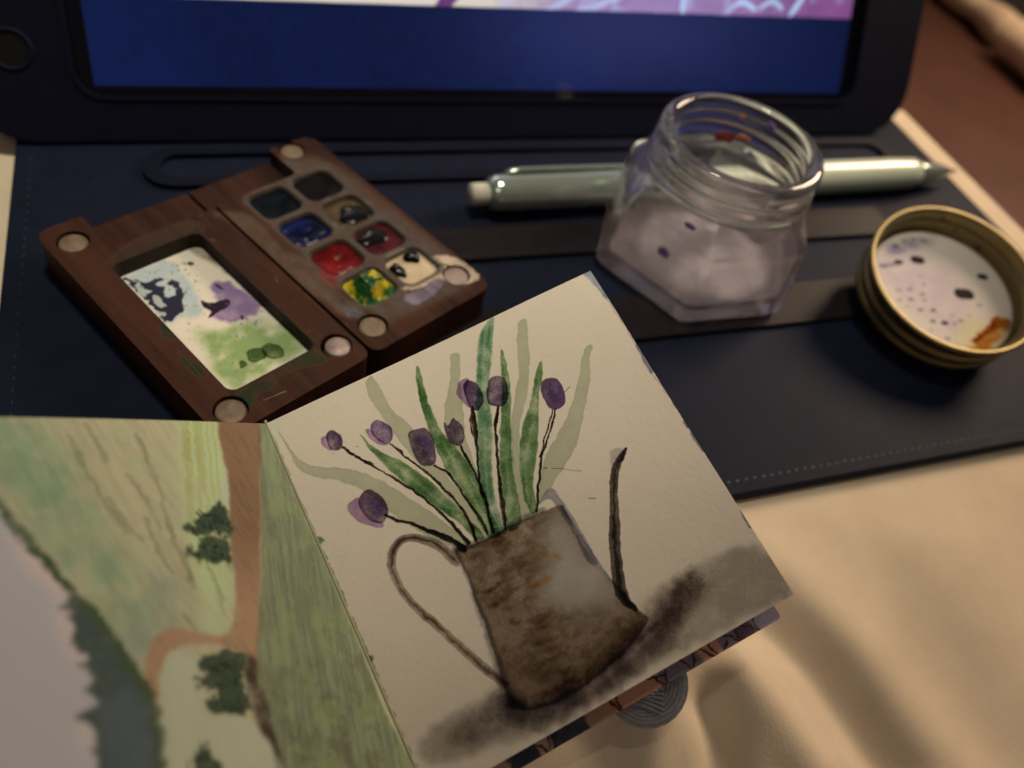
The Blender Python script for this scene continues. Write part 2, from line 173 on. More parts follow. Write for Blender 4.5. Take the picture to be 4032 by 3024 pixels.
def rrect(x0, y0, x1, y1, r, n=5):
    pts = []
    for cx, cy, a0 in ((x1-r, y1-r, 0), (x0+r, y1-r, 90), (x0+r, y0+r, 180), (x1-r, y0+r, 270)):
        for i in range(n+1):
            a = math.radians(a0+90*i/n); pts.append((cx+r*math.cos(a), cy+r*math.sin(a)))
    return pts
def circle(cx, cy, r, n=28): return [(cx+r*math.cos(2*math.pi*i/n), cy+r*math.sin(2*math.pi*i/n)) for i in range(n)]
def plate(name, outline, z0, z1, frame, mat, parent, holes=(), uvbox=None, bottom=True, smooth=False):
    """an extruded outline with holes; frame maps (u, v, z) to the world"""
    loops = [outline]+list(holes)
    flat = [p for l in loops for p in l]
    tris = tessellate_polygon([[Vector((p[0], p[1], 0)) for p in l] for l in loops])
    n = len(flat)
    verts = [frame(p[0], p[1], z1) for p in flat]+[frame(p[0], p[1], z0) for p in flat]
    faces = [tuple(t) for t in tris]
    if bottom: faces += [tuple(n+i for i in reversed(t)) for t in tris]
    k = 0
    for l in loops:
        m = len(l)
        for i in range(m):
            a, b = k+i, k+(i+1) % m
            faces.append((a, b, n+b, n+a))
        k += m
    uv = None
    if uvbox:
        u0, v0, u1, v1 = uvbox
        f = [((p[0]-u0)/(u1-u0), (p[1]-v0)/(v1-v0)) for p in flat]
        uv = f+f
    return mesh_obj(name, verts, faces, mat, parent, smooth=smooth, uv=uv)
def lathe(name, prof, frame, mat, parent, n=96, radius=None, closed=False, smooth=True, sharp=None, uvr=None):
    """prof: list of (r, z[, blend]); frame maps (x, y, z); first/last with r=0 become poles"""
    verts, faces, uv = [], [], []
    rings = []
    for p in prof:
        r, z = p[0], p[1]
        if r <= 1e-6:
            rings.append([len(verts)]); verts.append(frame(0, 0, z)); uv.append((.5, .5))
        else:
            ring = []
            for i in range(n):
                a = 2*math.pi*i/n
                rr = radius(p, a) if radius else r
                ring.append(len(verts)); verts.append(frame(rr*math.cos(a), rr*math.sin(a), z))
                if uvr: uv.append((.5+.5*rr*math.cos(a)/uvr, .5+.5*rr*math.sin(a)/uvr))
                else: uv.append((i/n, z))
            rings.append(ring)
    m = len(rings)
    for k in range(m if closed else m-1):
        A, B = rings[k], rings[(k+1) % m]
        if len(A) == 1 and len(B) == 1: continue
        for i in range(n):
            j = (i+1) % n
            if len(A) == 1: faces.append((A[0], B[j], B[i]))
            elif len(B) == 1: faces.append((A[i], A[j], B[0]))
            else: faces.append((A[i], A[j], B[j], B[i]))
    return mesh_obj(name, verts, faces, mat, parent, smooth=smooth, uv=uv if uvr else None, sharp=sharp)
def tube(name, pts, rad, mat, parent, n=8, cap=True):
    verts, faces = [], []
    pts = [V(p) for p in pts]
    rads = rad if isinstance(rad, (list, tuple)) else [rad]*len(pts)
    up = None
    for i, p in enumerate(pts):
        t = (pts[min(i+1, len(pts)-1)]-pts[max(i-1, 0)]).normalized()
        if up is None:
            up = Vector((0, 0, 1)) if abs(t.z) < .9 else Vector((1, 0, 0))
        a = t.cross(up).normalized(); b = a.cross(t).normalized(); up = b
        for k in range(n):
            an = 2*math.pi*k/n
            verts.append(p+(a*math.cos(an)+b*math.sin(an))*rads[i])
    for i in range(len(pts)-1):
        for k in range(n):
            j = (k+1) % n
            faces.append((i*n+k, i*n+j, (i+1)*n+j, (i+1)*n+k))
    if cap:
        faces.append(tuple(range(n-1, -1, -1))); faces.append(tuple((len(pts)-1)*n+k for k in range(n)))
    return mesh_obj(name, verts, faces, mat, parent)
def catmull(pts, sub=6, closed=False):
    P = [np.array(p, float) for p in pts]; n = len(P); out = []
    rng = range(n) if closed else range(n-1)
    for i in rng:
        p0 = P[(i-1) % n] if closed else P[max(i-1, 0)]
        p1, p2 = P[i], P[(i+1) % n]
        p3 = P[(i+2) % n] if closed else P[min(i+2, n-1)]
        for k in range(sub):
            t = k/sub
            out.append(0.5*((2*p1)+(-p0+p2)*t+(2*p0-5*p1+4*p2-p3)*t*t+(-p0+3*p1-3*p2+p3)*t**3))
    if not closed: out.append(P[-1])
    return np.array(out)

# ------------------------------------------------------------------ materials
def s2l(c): return tuple(((x/255)/12.92 if x/255 <= .04045 else ((x/255+.055)/1.055)**2.4) for x in c)
def new_mat(name):
    m = bpy.data.materials.new(name); m.use_nodes = True
    return m, m.node_tree, m.node_tree.nodes['Principled BSDF']
def node(nt, t, **kw):
    n = nt.nodes.new(t)
    for k, v in kw.items(): setattr(n, k, v)
    return n
def add_noise(nt, scale, detail=4, rough=.6, stretch=(1, 1, 1), coord='Object'):
    tc = node(nt, 'ShaderNodeTexCoord'); mp = node(nt, 'ShaderNodeMapping'); nz = node(nt, 'ShaderNodeTexNoise')
    mp.inputs['Scale'].default_value = stretch
    nz.inputs['Scale'].default_value = scale; nz.inputs['Detail'].default_value = detail; nz.inputs['Roughness'].default_value = rough
    nt.links.new(tc.outputs[coord], mp.inputs[0]); nt.links.new(mp.outputs[0], nz.inputs['Vector'])
    return nz
def add_bump(nt, bsdf, height, strength, dist):
    b = node(nt, 'ShaderNodeBump'); b.inputs['Strength'].default_value = strength; b.inputs['Distance'].default_value = dist*MM
    nt.links.new(height, b.inputs['Height'])
    for s in bsdf.inputs:
        if s.name == 'Normal':
            if s.is_linked:
                nt.links.new(s.links[0].from_socket, b.inputs['Normal'])
            nt.links.new(b.outputs[0], s)
    return b
def basic(name, c1, c2=None, rough=.5, metallic=0, spec=.5, nscale=60, ndetail=4, stretch=(1, 1, 1), bump=None, coat=0, rvar=0, trans=0, ior=1.5, sheen=0, ramp=(.3, .7), specks=None):
    m, nt, b = new_mat(name)
    b.inputs['Roughness'].default_value = rough; b.inputs['Metallic'].default_value = metallic
    b.inputs['Specular IOR Level'].default_value = spec; b.inputs['IOR'].default_value = ior
    b.inputs['Coat Weight'].default_value = coat; b.inputs['Coat Roughness'].default_value = .08
    b.inputs['Transmission Weight'].default_value = trans; b.inputs['Sheen Weight'].default_value = sheen
    c2 = c2 or tuple(x*.75 for x in c1)
    nz = add_noise(nt, nscale, ndetail, .6, stretch)
    r = node(nt, 'ShaderNodeValToRGB')
    r.color_ramp.elements[0].position, r.color_ramp.elements[1].position = ramp
    r.color_ramp.elements[0].color = (*c2, 1); r.color_ramp.elements[1].color = (*c1, 1)
    nt.links.new(nz.outputs['Fac'], r.inputs[0]); nt.links.new(r.outputs[0], b.inputs['Base Color'])
    if specks:
        vo = node(nt, 'ShaderNodeTexVoronoi'); vo.inputs['Scale'].default_value = specks[0]; tc = node(nt, 'ShaderNodeTexCoord'); nt.links.new(tc.outputs['Object'], vo.inputs['Vector'])
        sc_ = node(nt, 'ShaderNodeSeparateColor'); nt.links.new(vo.outputs['Color'], sc_.inputs[0])
        g1 = node(nt, 'ShaderNodeMath', operation='GREATER_THAN'); g1.inputs[1].default_value = specks[2]; nt.links.new(sc_.outputs[0], g1.inputs[0])
        g2 = node(nt, 'ShaderNodeMath', operation='LESS_THAN'); g2.inputs[1].default_value = specks[1]; nt.links.new(vo.outputs['Distance'], g2.inputs[0])
        g3 = node(nt, 'ShaderNodeMath', operation='MULTIPLY'); nt.links.new(g1.outputs[0], g3.inputs[0]); nt.links.new(g2.outputs[0], g3.inputs[1])
        mi = node(nt, 'ShaderNodeMix', data_type='RGBA'); mi.inputs[7].default_value = (*specks[3], 1)
        nt.links.new(g3.outputs[0], mi.inputs[0]); nt.links.new(r.outputs[0], mi.inputs[6]); nt.links.new(mi.outputs[2], b.inputs['Base Color'])
    if rvar:
        mr = node(nt, 'ShaderNodeMapRange'); mr.inputs['To Min'].default_value = rough-rvar; mr.inputs['To Max'].default_value = rough+rvar
        nt.links.new(nz.outputs['Fac'], mr.inputs['Value']); nt.links.new(mr.outputs[0], b.inputs['Roughness'])
    if bump:
        n2 = add_noise(nt, bump[0], 3, .6); add_bump(nt, b, n2.outputs['Fac'], bump[1], bump[2])
    return m
def image(name, arr):
    h, w = arr.shape[:2]
    im = bpy.data.images.new(name, w, h, alpha=True, float_buffer=True)
    im.colorspace_settings.name = 'Non-Color'
    px = np.ones((h, w, 4), np.float32); px[..., :arr.shape[2]] = arr
    im.pixels.foreach_set(px[::-1].ravel()); im.update(); im.pack()
    return im

# ------------------------------------------------------------------ a small watercolour rasteriser (flat print and paint only)
def vnoise(h, w, cell, seed):
    r = np.random.RandomState(seed)
    gh, gw = int(h/cell)+3, int(w/cell)+3
    g = r.rand(gh, gw)
    y = np.arange(h)/cell; x = np.arange(w)/cell
    yi, xi = y.astype(int), x.astype(int); fy, fx = y-yi, x-xi
    fy = fy*fy*(3-2*fy); fx = fx*fx*(3-2*fx)
    a = g[yi][:, xi]; b = g[yi][:, xi+1]; c = g[yi+1][:, xi]; d = g[yi+1][:, xi+1]
    top = a+(b-a)*fx[None]; bot = c+(d-c)*fx[None]
    return top+(bot-top)*fy[:, None]
def fbm(h, w, cell, seed, oct=4, gain=.55):
    o = np.zeros((h, w)); a = 1; t = 0
    for i in range(oct):
        o += a*vnoise(h, w, max(cell, 1.01), seed+i*17); t += a; a *= gain; cell /= 2.1
    return o/t
def blur(m, r):
    r = int(r)
    if r < 1: return m
    for _ in range(2):
        for ax in (0, 1):
            p = np.pad(m, [(r+1, r) if k == ax else (0, 0) for k in (0, 1)], mode='edge')
            c = np.cumsum(p, axis=ax)
            k = 2*r+1
            m = (np.take(c, range(k, c.shape[ax]), ax)-np.take(c, range(0, c.shape[ax]-k), ax))/k
    return m
class Canvas:
    def __init__(s, x0, y0, x1, y1, ppm, base, seed=1):
        s.x0, s.y0, s.x1, s.y1, s.k = x0, y0, x1, y1, ppm
        s.w, s.h = int((x1-x0)*ppm), int((y1-y0)*ppm)
        s.rgb = np.ones((s.h, s.w, 3))*np.array(base)[None, None]
        s.a = np.zeros((s.h, s.w))
        s.seed = seed*100
        s.wx = (fbm(s.h, s.w, .9*ppm, s.seed+1, 4)-.5); s.wy = (fbm(s.h, s.w, .9*ppm, s.seed+2, 4)-.5)
        s.grain = fbm(s.h, s.w, max(.12*ppm, 1.3), s.seed+3, 3)
        s.cloud = fbm(s.h, s.w, 2.2*ppm, s.seed+4, 5)
    def box(s, P, pad):
        P = np.array(P)
        a = max(0, int((P[:, 0].min()-pad-s.x0)*s.k)); b = min(s.w, int((P[:, 0].max()+pad-s.x0)*s.k)+1)
        c = max(0, int((P[:, 1].min()-pad-s.y0)*s.k)); d = min(s.h, int((P[:, 1].max()+pad-s.y0)*s.k)+1)
        return a, b, c, d
    def grid(s, bx, warp):
        a, b, c, d = bx
        X, Y = np.meshgrid((np.arange(a, b)+.5)/s.k+s.x0, (np.arange(c, d)+.5)/s.k+s.y0)
        if warp: X = X+s.wx[c:d, a:b]*warp; Y = Y+s.wy[c:d, a:b]*warp
        return X, Y
    def polymask(s, P, warp=.4, smooth=True, soft=.04):
        if smooth: P = catmull(P, 6, True)
        P = np.array(P, float)
        bx = s.box(P, warp+soft*3+.2); a, b, c, d = bx
        if b <= a or d <= c: return bx, None
        X, Y = s.grid(bx, warp)
        ins = np.zeros(X.shape, bool)
        n = len(P)
        for i in range(n):
            (xa, ya), (xb, yb) = P[i], P[(i+1) % n]
            if ya == yb: continue
            cnd = ((ya > Y) != (yb > Y)) & (X < (xb-xa)*(Y-ya)/(yb-ya)+xa)
            ins ^= cnd
        return bx, blur(ins.astype(float), max(1, round(soft*s.k)))
    def strokemask(s, pts, widths, warp=.15, soft=.03):
        C_ = catmull(pts, 8)
        W_ = np.interp(np.linspace(0, 1, len(C_)), np.linspace(0, 1, len(widths)), widths) if isinstance(widths, (list, tuple)) else np.full(len(C_), widths)
        pad = max(W_)+warp+soft*3
        bx = s.box(C_, pad); a, b, c, d = bx
        if b <= a or d <= c: return bx, None
        X, Y = s.grid(bx, warp)
        D = np.full(X.shape, 9.)
        for i in range(len(C_)-1):
            p, q = C_[i], C_[i+1]; v = q-p; L = v@v+1e-9
            # restrict to a local window
            t = np.clip(((X-p[0])*v[0]+(Y-p[1])*v[1])/L, 0, 1)
            dd = np.hypot(X-p[0]-t*v[0], Y-p[1]-t*v[1])-(W_[i]+(W_[i+1]-W_[i])*t)/2
            D = np.minimum(D, dd)
        return bx, np.clip(.5-D/(2*soft+1e-6), 0, 1)
    def lay(s, bx, m, col, alpha=1., edge=0., var=.3, grain=.15, mode='mul', dry=0., ew=.12):
        if m is None: return
        a, b, c, d = bx
        f = m.copy()
        if edge: f = f*(1+edge*np.clip(1-blur(m, ew*s.k*2)**2, 0, 1)*1.6)
        f = f*(1+var*(s.cloud[c:d, a:b]-.5)*3)*(1+grain*(s.grain[c:d, a:b]-.5)*3)
        if dry: f = f*np.clip((s.grain[c:d, a:b]-.5+(1-dry))*4, 0, 1)
        f = np.clip(f*alpha, 0, 1.15)[..., None]
        col = np.array(col)[None, None]
        if mode == 'mul': s.rgb[c:d, a:b] *= np.exp(np.log(np.clip(col, .01, 1))*f)
        else:
            f = np.clip(f, 0, 1); s.rgb[c:d, a:b] = s.rgb[c:d, a:b]*(1-f)+col*f
            s.a[c:d, a:b] = np.maximum(s.a[c:d, a:b], f[..., 0])
    def poly(s, P, col, alpha=1., warp=.4, soft=.04, smooth=True, **kw):
        bx, m = s.polymask(P, warp, smooth, soft); s.lay(bx, m, col, alpha, **kw)
    def stroke(s, pts, w, col, alpha=1., warp=.15, soft=.03, **kw):
        bx, m = s.strokemask(pts, w, warp, soft); s.lay(bx, m, col, alpha, **kw)
def tint(photo, paper=(203, 184, 150)):
    """transmittance of a paint film = its colour against the bare paper beside it"""
    a, b = s2l(photo), s2l(paper)
    return tuple(min(1, max(.02, x/y)) for x, y in zip(a, b))
# ------------------------------------------------------------------ material library
M_LEATHER = basic('navy_leather', (.0078, .0112, .0260), (.0058, .0084, .0200), rough=.58, rvar=.06, spec=.055, nscale=160, ndetail=6, specks=(420, .07, .965, (.10, .10, .11)), bump=(1500, .6, .10))
M_STRIP = basic('navy_leather_strip', (.0125, .0100, .0125), (.0085, .0072, .0095), rough=.40, rvar=.05, spec=.07, nscale=500, bump=(1300, .6, .10))
M_THREAD = basic('dark_thread', (.20, .20, .22), (.10, .10, .12), rough=.6, nscale=900)
M_THREAD2 = basic('black_thread', (.006, .006, .008), (.004, .004, .005), rough=.8, nscale=900)
M_CASE = basic('matte_navy_rubber', (.0026, .0042, .0150), (.0020, .0032, .0115), rough=.6, rvar=.05, spec=.10, nscale=300, bump=(3000, .2, .03))
M_BEZEL = basic('black_glass', (.003, .003, .006), rough=.08, spec=.5, nscale=20)
M_HOLE = basic('black_recess', (.002, .002, .003), rough=.6, spec=.2)
M_CLOTH = basic('cream_cloth', (.66, .57, .43), (.60, .51, .38), rough=.92, spec=.15, sheen=.2, nscale=120, ndetail=5, bump=(1700, .45, .10))
M_BROWN = basic('brown_leather', (.082, .032, .020), (.060, .022, .014), rough=.55, spec=.35, nscale=30, bump=(600, .25, .1))
M_CREAM = basic('cream_plastic', (.72, .56, .40), (.66, .50, .35), rough=.4, nscale=40)
M_DARK = basic('dark_grey_fabric', (.020, .016, .012), (.012, .010, .008), rough=.8, nscale=200)
M_BRASS = basic('gold_lacquered_tin', (.34, .28, .13), (.20, .16, .08), rough=.42, metallic=.85, rvar=.1, nscale=90, ndetail=5)
M_MAGNET = basic('dull_magnet', (.19, .14, .095), (.10, .07, .05), rough=.55, metallic=.1, nscale=700, ndetail=5)
M_MAGNET2 = basic('bright_magnet', (.34, .27, .25), (.20, .16, .15), rough=.5, metallic=.2, nscale=500)
M_MINT = basic('mint_plastic', (.50, .58, .48), (.46, .54, .44), rough=.28, spec=.5, coat=.4, nscale=60)
M_MINTCLEAR = basic('clear_green_plastic', (.60, .72, .64), (.54, .66, .58), rough=.13, spec=.8, coat=1, trans=.25, metallic=.75, nscale=60)
M_GREYPL = basic('grey_grip', (.40, .40, .31), (.34, .35, .27), rough=.45, nscale=60)
M_STEEL = basic('steel', (.6, .6, .55), rough=.2, metallic=1)
M_RUBBER = basic('white_eraser', (.62, .60, .52), (.5, .48, .42), rough=.8, nscale=400)
M_CORD = basic('grey_elastic', (.30, .30, .33), (.20, .20, .23), rough=.85, sheen=.3, nscale=1500, stretch=(1, 1, 1), bump=(5000, .5, .08))
M_PAGEEDGE = basic('paper_edge', (.70, .65, .56), (.60, .55, .47), rough=.9, spec=.1, nscale=900)

def wood_mat(name, stain=None):
    m, nt, b = new_mat(name)
    tc = node(nt, 'ShaderNodeTexCoord'); mp = node(nt, 'ShaderNodeMapping')
    mp.inputs['Rotation'].default_value = (0, 0, math.radians(61.19))
    nt.links.new(tc.outputs['Object'], mp.inputs[0])
    mp2 = node(nt, 'ShaderNodeMapping'); mp2.inputs['Scale'].default_value = (.09, 1, .4); nt.links.new(mp.outputs[0], mp2.inputs[0])
    nz = node(nt, 'ShaderNodeTexNoise'); nz.inputs['Scale'].default_value = 900; nz.inputs['Detail'].default_value = 6; nz.inputs['Roughness'].default_value = .62
    nt.links.new(mp2.outputs[0], nz.inputs['Vector'])
    nz2 = node(nt, 'ShaderNodeTexNoise'); nz2.inputs['Scale'].default_value = 130; nz2.inputs['Detail'].default_value = 4
    nt.links.new(mp2.outputs[0], nz2.inputs['Vector'])
    r = node(nt, 'ShaderNodeValToRGB'); e = r.color_ramp.elements
    e[0].position, e[0].color = .34, (.011, .0044, .0028, 1); e[1].position, e[1].color = .66, (.052, .0195, .0120, 1)
    k = e.new(.5); k.color = (.034, .0130, .0080, 1)
    mx = node(nt, 'ShaderNodeMath', operation='MULTIPLY_ADD'); mx.inputs[1].default_value = .5
    h = node(nt, 'ShaderNodeMath', operation='MULTIPLY'); h.inputs[1].default_value = .5
    nt.links.new(nz2.outputs[0], h.inputs[0]); nt.links.new(nz.outputs[0], mx.inputs[0]); nt.links.new(h.outputs[0], mx.inputs[2]); nt.links.new(mx.outputs[0], r.inputs[0])
    src = r.outputs[0]
    if stain is not None:
        ti = node(nt, 'ShaderNodeTexImage'); ti.image = stain; ti.extension = 'EXTEND'
        uvn = node(nt, 'ShaderNodeTexCoord'); nt.links.new(uvn.outputs['UV'], ti.inputs[0])
        mi = node(nt, 'ShaderNodeMix', data_type='RGBA')
        # the grain shows a little through the stain
        mm = node(nt, 'ShaderNodeMath', operation='MULTIPLY'); mr = node(nt, 'ShaderNodeMapRange')
        mr.inputs['From Min'].default_value = .35; mr.inputs['From Max'].default_value = .6; mr.inputs['To Min'].default_value = .75
        nt.links.new(nz.outputs[0], mr.inputs['Value'])
        nt.links.new(ti.outputs['Alpha'], mm.inputs[0]); nt.links.new(mr.outputs[0], mm.inputs[1])
        nt.links.new(mm.outputs[0], mi.inputs[0]); nt.links.new(src, mi.inputs[6]); nt.links.new(ti.outputs['Color'], mi.inputs[7])
        src = mi.outputs[2]
    nt.links.new(src, b.inputs['Base Color'])
    b.inputs['Roughness'].default_value = .6; b.inputs['Specular IOR Level'].default_value = .12
    add_bump(nt, b, nz.outputs[0], .5, .12)
    return m

def image_mat(name, im, rough=.85, spec=.2, coat=0, bump=None, emission=None, ext='EXTEND'):
    m, nt, b = new_mat(name)
    ti = node(nt, 'ShaderNodeTexImage'); ti.image = im; ti.extension = ext
    tc = node(nt, 'ShaderNodeTexCoord'); nt.links.new(tc.outputs['UV'], ti.inputs[0])
    b.inputs['Roughness'].default_value = rough; b.inputs['Specular IOR Level'].default_value = spec; b.inputs['Coat Weight'].default_value = coat
    if emission:
        b.inputs['Base Color'].default_value = (.003, .003, .004, 1)
        nt.links.new(ti.outputs[0], b.inputs['Emission Color']); b.inputs['Emission Strength'].default_value = emission
    else: nt.links.new(ti.outputs[0], b.inputs['Base Color'])
    if bump:
        for sc, st, di in bump:
            n2 = add_noise(nt, sc, 3, .6); add_bump(nt, b, n2.outputs[0], st, di)
    return m
W3 = lambda x, y, z: Vector((x, y, z))

# ------------------------------------------------------------------ setting: cloth-covered board, brown seat
def sstep(a, b, x):
    t = np.clip((x-a)/(b-a), 0, 1); return t*t*(3-2*t)
def dist_poly(X, Y, pts):
    C_ = catmull(pts, 5); D = np.full(X.shape, 1e9); U = np.zeros(X.shape)
    for i in range(len(C_)-1):
        p, q = C_[i], C_[i+1]; v = q-p; L = v@v+1e-9
        t = np.clip(((X-p[0])*v[0]+(Y-p[1])*v[1])/L, 0, 1)
        dd = np.hypot(X-p[0]-t*v[0], Y-p[1]-t*v[1]); D = np.minimum(D, dd)
    return D
def cloth_height(X, Y):
    z = np.full(X.shape, -2.6)
    # the bunched part that carries the lower half of the book
    n = EN
    under = P0-n*14
    zu = under.z-((X-under.x)*n.x+(Y-under.y)*n.y)/n.z
    s_ = (X-P0.x)*EX.x+(Y-P0.y)*EX.y; t_ = (X-P0.x)*EY.x+(Y-P0.y)*EY.y
    inside = sstep(50.5, 44, Y)*sstep(68, 50, X)*sstep(-30, 0, X)
    lift = np.clip(np.minimum(zu, 15)+2.6, 0, 40)*inside
    out = sstep(-22, 8, Y)
    z += lift*(.25+.75*out)
    f = TRACE['fold']; m = sstep(50, 36, Y)
    for k, (h, w) in ((0, (-3.2, 4.8)), (1, (4.0, 4.8)), (2, (-3.6, 3.2)), (3, (-1.3, 9.0)), (4, (2.6, 4.0))):
        D = dist_poly(X, Y, f[k]); z += m*h*np.exp(-(D/w)**2)
    z += m*1.5*np.exp(-(((X-86)*.95+(Y-20)*.3)/6)**2)*sstep(-30, 10, Y)
    z += (.5*np.sin(X*.11+Y*.05+1)+.35*np.sin(Y*.17-X*.04))*m
    # soft edge where the board ends
    e = np.maximum(sstep(201.2, 203.6, X), sstep(167.6, 170, Y)); z -= e*2.0
    return z
def build_cloth():
    xs = np.concatenate([np.linspace(-170, -40, 20), np.linspace(-36, 110, 150), np.linspace(112, 200, 45), [201, 201.8, 202.4, 203, 203.4, 203.6]])
    ys = np.concatenate([np.linspace(-150, -20, 24), np.linspace(-17, 56, 84), np.linspace(58, 166, 40), [167.4, 168.2, 169, 169.6, 170]])
    X, Y = np.meshgrid(xs, ys); Z = cloth_height(X, Y)
    ny, nx = X.shape
    verts = [(X[j, i], Y[j, i], Z[j, i]) for j in range(ny) for i in range(nx)]
    faces = [(j*nx+i, j*nx+i+1, (j+1)*nx+i+1, (j+1)*nx+i) for j in range(ny-1) for i in range(nx-1)]
    # hanging sides
    rim = [(ny-1)*nx+i for i in range(nx)]+[j*nx+nx-1 for j in range(ny-2, -1, -1)]
    base = len(verts)
    for k in rim:
        v = verts[k]; verts.append((v[0]+(.4 if v[0] > 203 else 0), v[1]+(.4 if v[1] > 169 else 0), -30))
    for a in range(len(rim)-1): faces.append((rim[a], rim[a+1], base+a+1, base+a))
    o = mesh_obj('bed_sheet', verts, faces, M_CLOTH)
    return tag(o, kind='structure')
build_cloth()
seat = mesh_obj('brown_ground', [(-900, -900, -62), (1400, -900, -62), (1400, 1400, -62), (-900, 1400, -62)], [(0, 1, 2, 3)], M_BROWN)
tag(seat, kind='structure')

# ------------------------------------------------------------------ the blurred open case at the far right
def build_far():
    t = thing('open_case', 'blurred open case with cream rim and dark lining at the top right corner', 'case', TRACE['far'][1])
    a = [V(p) for p in TRACE['far']]
    rim = [p+W3(0, 0, 8) for p in a]
    c = catmull([tuple(p) for p in rim], 6)
    tube('rim', c, [8+1.2*math.sin(i*.5) for i in range(len(c))], M_CREAM, t, n=14)
    b = [V(p)+W3(0, 0, 9) for p in TRACE['far2']]
    c2 = catmull([tuple(p) for p in b], 6)
    tube('corner_piece', c2, 10, M_CREAM, t, n=16)
    fr = lambda x, y, z: W3(x, y, z)
    o = plate('lining', [(428, 322), (560, 330), (580, 460), (432, 440), (424, 380)], -62, -50, fr, M_DARK, t); bevel(o, 2, 3)
    o = plate('pale_lid', [(430, 316), (446, 322), (520, 372), (560, 330), (540, 230), (424, 230)], -61, -44, fr, M_CLOTH, t); bevel(o, 2.5, 3)
build_far()

# ------------------------------------------------------------------ leather folio and the tablet in it
TBY = 152.0
UPV = Vector((0, .494, .8695)); TN = Vector((0, -.8695, .494))
def TF(x, s, z): return Vector((x, TBY, 0))+UPV*s+TN*z
def build_folio():
    t = thing('leather_folio', 'open navy leather tablet folio with stitched edges lying flat under the palette and jar', 'tablet case', (78, 100, 0))
    fr = lambda x, y, z: W3(x, y, z)
    o = plate('cover_panel', rrect(-33.2, 51.0, 189.5, 167, 3), -2.2, 0, fr, M_LEATHER, t); bevel(o, .7, 3)
    # raised strips
    for x0, y0, x1, y1, r in ((20, 86.0, 143, 97.2, .8), (20, 110.6, 154.5, 120.4, .8)):
        o = plate('stitched_strip', rrect(x0, y0, x1, y1, r), .02, .95, fr, M_STRIP, t); bevel(o, .35, 3)
        o = plate('strip_welt', rrect(x0+.3, y0+.05, x1-.3, y0+.55, .2), .5, 1.12, fr, M_STRIP, t); bevel(o, .15, 2)
    # long rounded channel: raised rim with the sunken middle
    outer = rrect(-11, 136.2, 176, 148.6, 6.1, 10); inner = rrect(-7.6, 138.8, 173, 146.2, 3.6, 10)
    o = plate('channel_rim', outer, .02, 1.1, fr, M_CASE, t, holes=[inner]); bevel(o, .4, 3)
    # stitches, too small to pick apart
    bv, bf = [], []
    def stitch(p, q, w=.24, h=.16, z=.02):
        p, q = np.array(p), np.array(q); d_ = (q-p)/np.linalg.norm(q-p); n_ = np.array([-d_[1], d_[0]])*w
        k = len(bv)
        a, b = p+d_*.1, q-d_*.1; m = (p+q)/2
        for pt, zz in ((p, z-.1), (m-n_, z), (q, z-.1), (m+n_, z), (m, z+h)): bv.append((pt[0], pt[1], zz))
        for i in range(4): bf.append((k+i, k+(i+1) % 4, k+4))
    def row(p, q, z, step=1.75, dash=1.2, **kw):
        p, q = np.array(p, float), np.array(q, float); L = np.linalg.norm(q-p); d_ = (q-p)/L; s = .5
        while s+dash < L:
            j = RNG.uniform(-.05, .05, 2)
            stitch(p+d_*s+j, p+d_*(s+dash)+j, z=z, **kw); s += step
    row((-30.6, 53.6), (187, 53.6), 0)
    tag(mesh_obj('stitching', bv, bf, M_THREAD, t, smooth=False), kind='stuff')
    bv, bf = [], []
    row((-30.4, 54), (-30.4, 150), 0, step=2.3, dash=1.5); row((187.2, 54), (187.2, 160), 0)
    for y in (87.6, 95.6): row((21, y), (142, y), .95, step=1.5, dash=1.15, w=.3)
    for y in (112.0, 119.0): row((21, y), (153.5, y), .95, step=1.5, dash=1.15, w=.3)
    tag(mesh_obj('strip_stitching', bv, bf, M_THREAD2, t, smooth=False), kind='stuff')
    # fine crease pressed along the seam
    row_v = plate('edge_binding', rrect(-33.0, 51.2, 189.3, 52.5, .6), .01, .16, fr, M_LEATHER, t)
    # tablet shell standing on the folio
    opening = rrect(-20.9, 8.6, 166.6, 150, 5, 8)
    o = plate('shell_frame', rrect(-41.5, .2, 185.6, 168, 13, 12), -9, 1.2, TF, M_CASE, t, holes=[opening]); bevel(o, 1.0, 4)
    # lip round the opening
    lip_o = rrect(-21.6, 7.9, 167.3, 150.7, 5.6, 10); lip_i = rrect(-20.8, 8.7, 166.5, 149.9, 4.8, 10)
    o = plate('opening_lip', lip_o, 1.1, 1.55, TF, M_CASE, t, holes=[lip_i]); bevel(o, .18, 2)
    # round button hollow in the left border
    prof = [(2.9, .9), (3.0, 1.45), (3.5, 1.6), (3.9, 1.3), (3.9, 1.0)]
    fr2 = lambda x, y, z: TF(-30.8+x, 16.8+y, z)
    o = lathe('hole_ring', prof, fr2, M_CASE, t, n=40)
    lathe('button_hole', [(0, 1.22), (3.0, 1.22)], fr2, M_HOLE, t, n=40)
    return t
folio = build_folio()

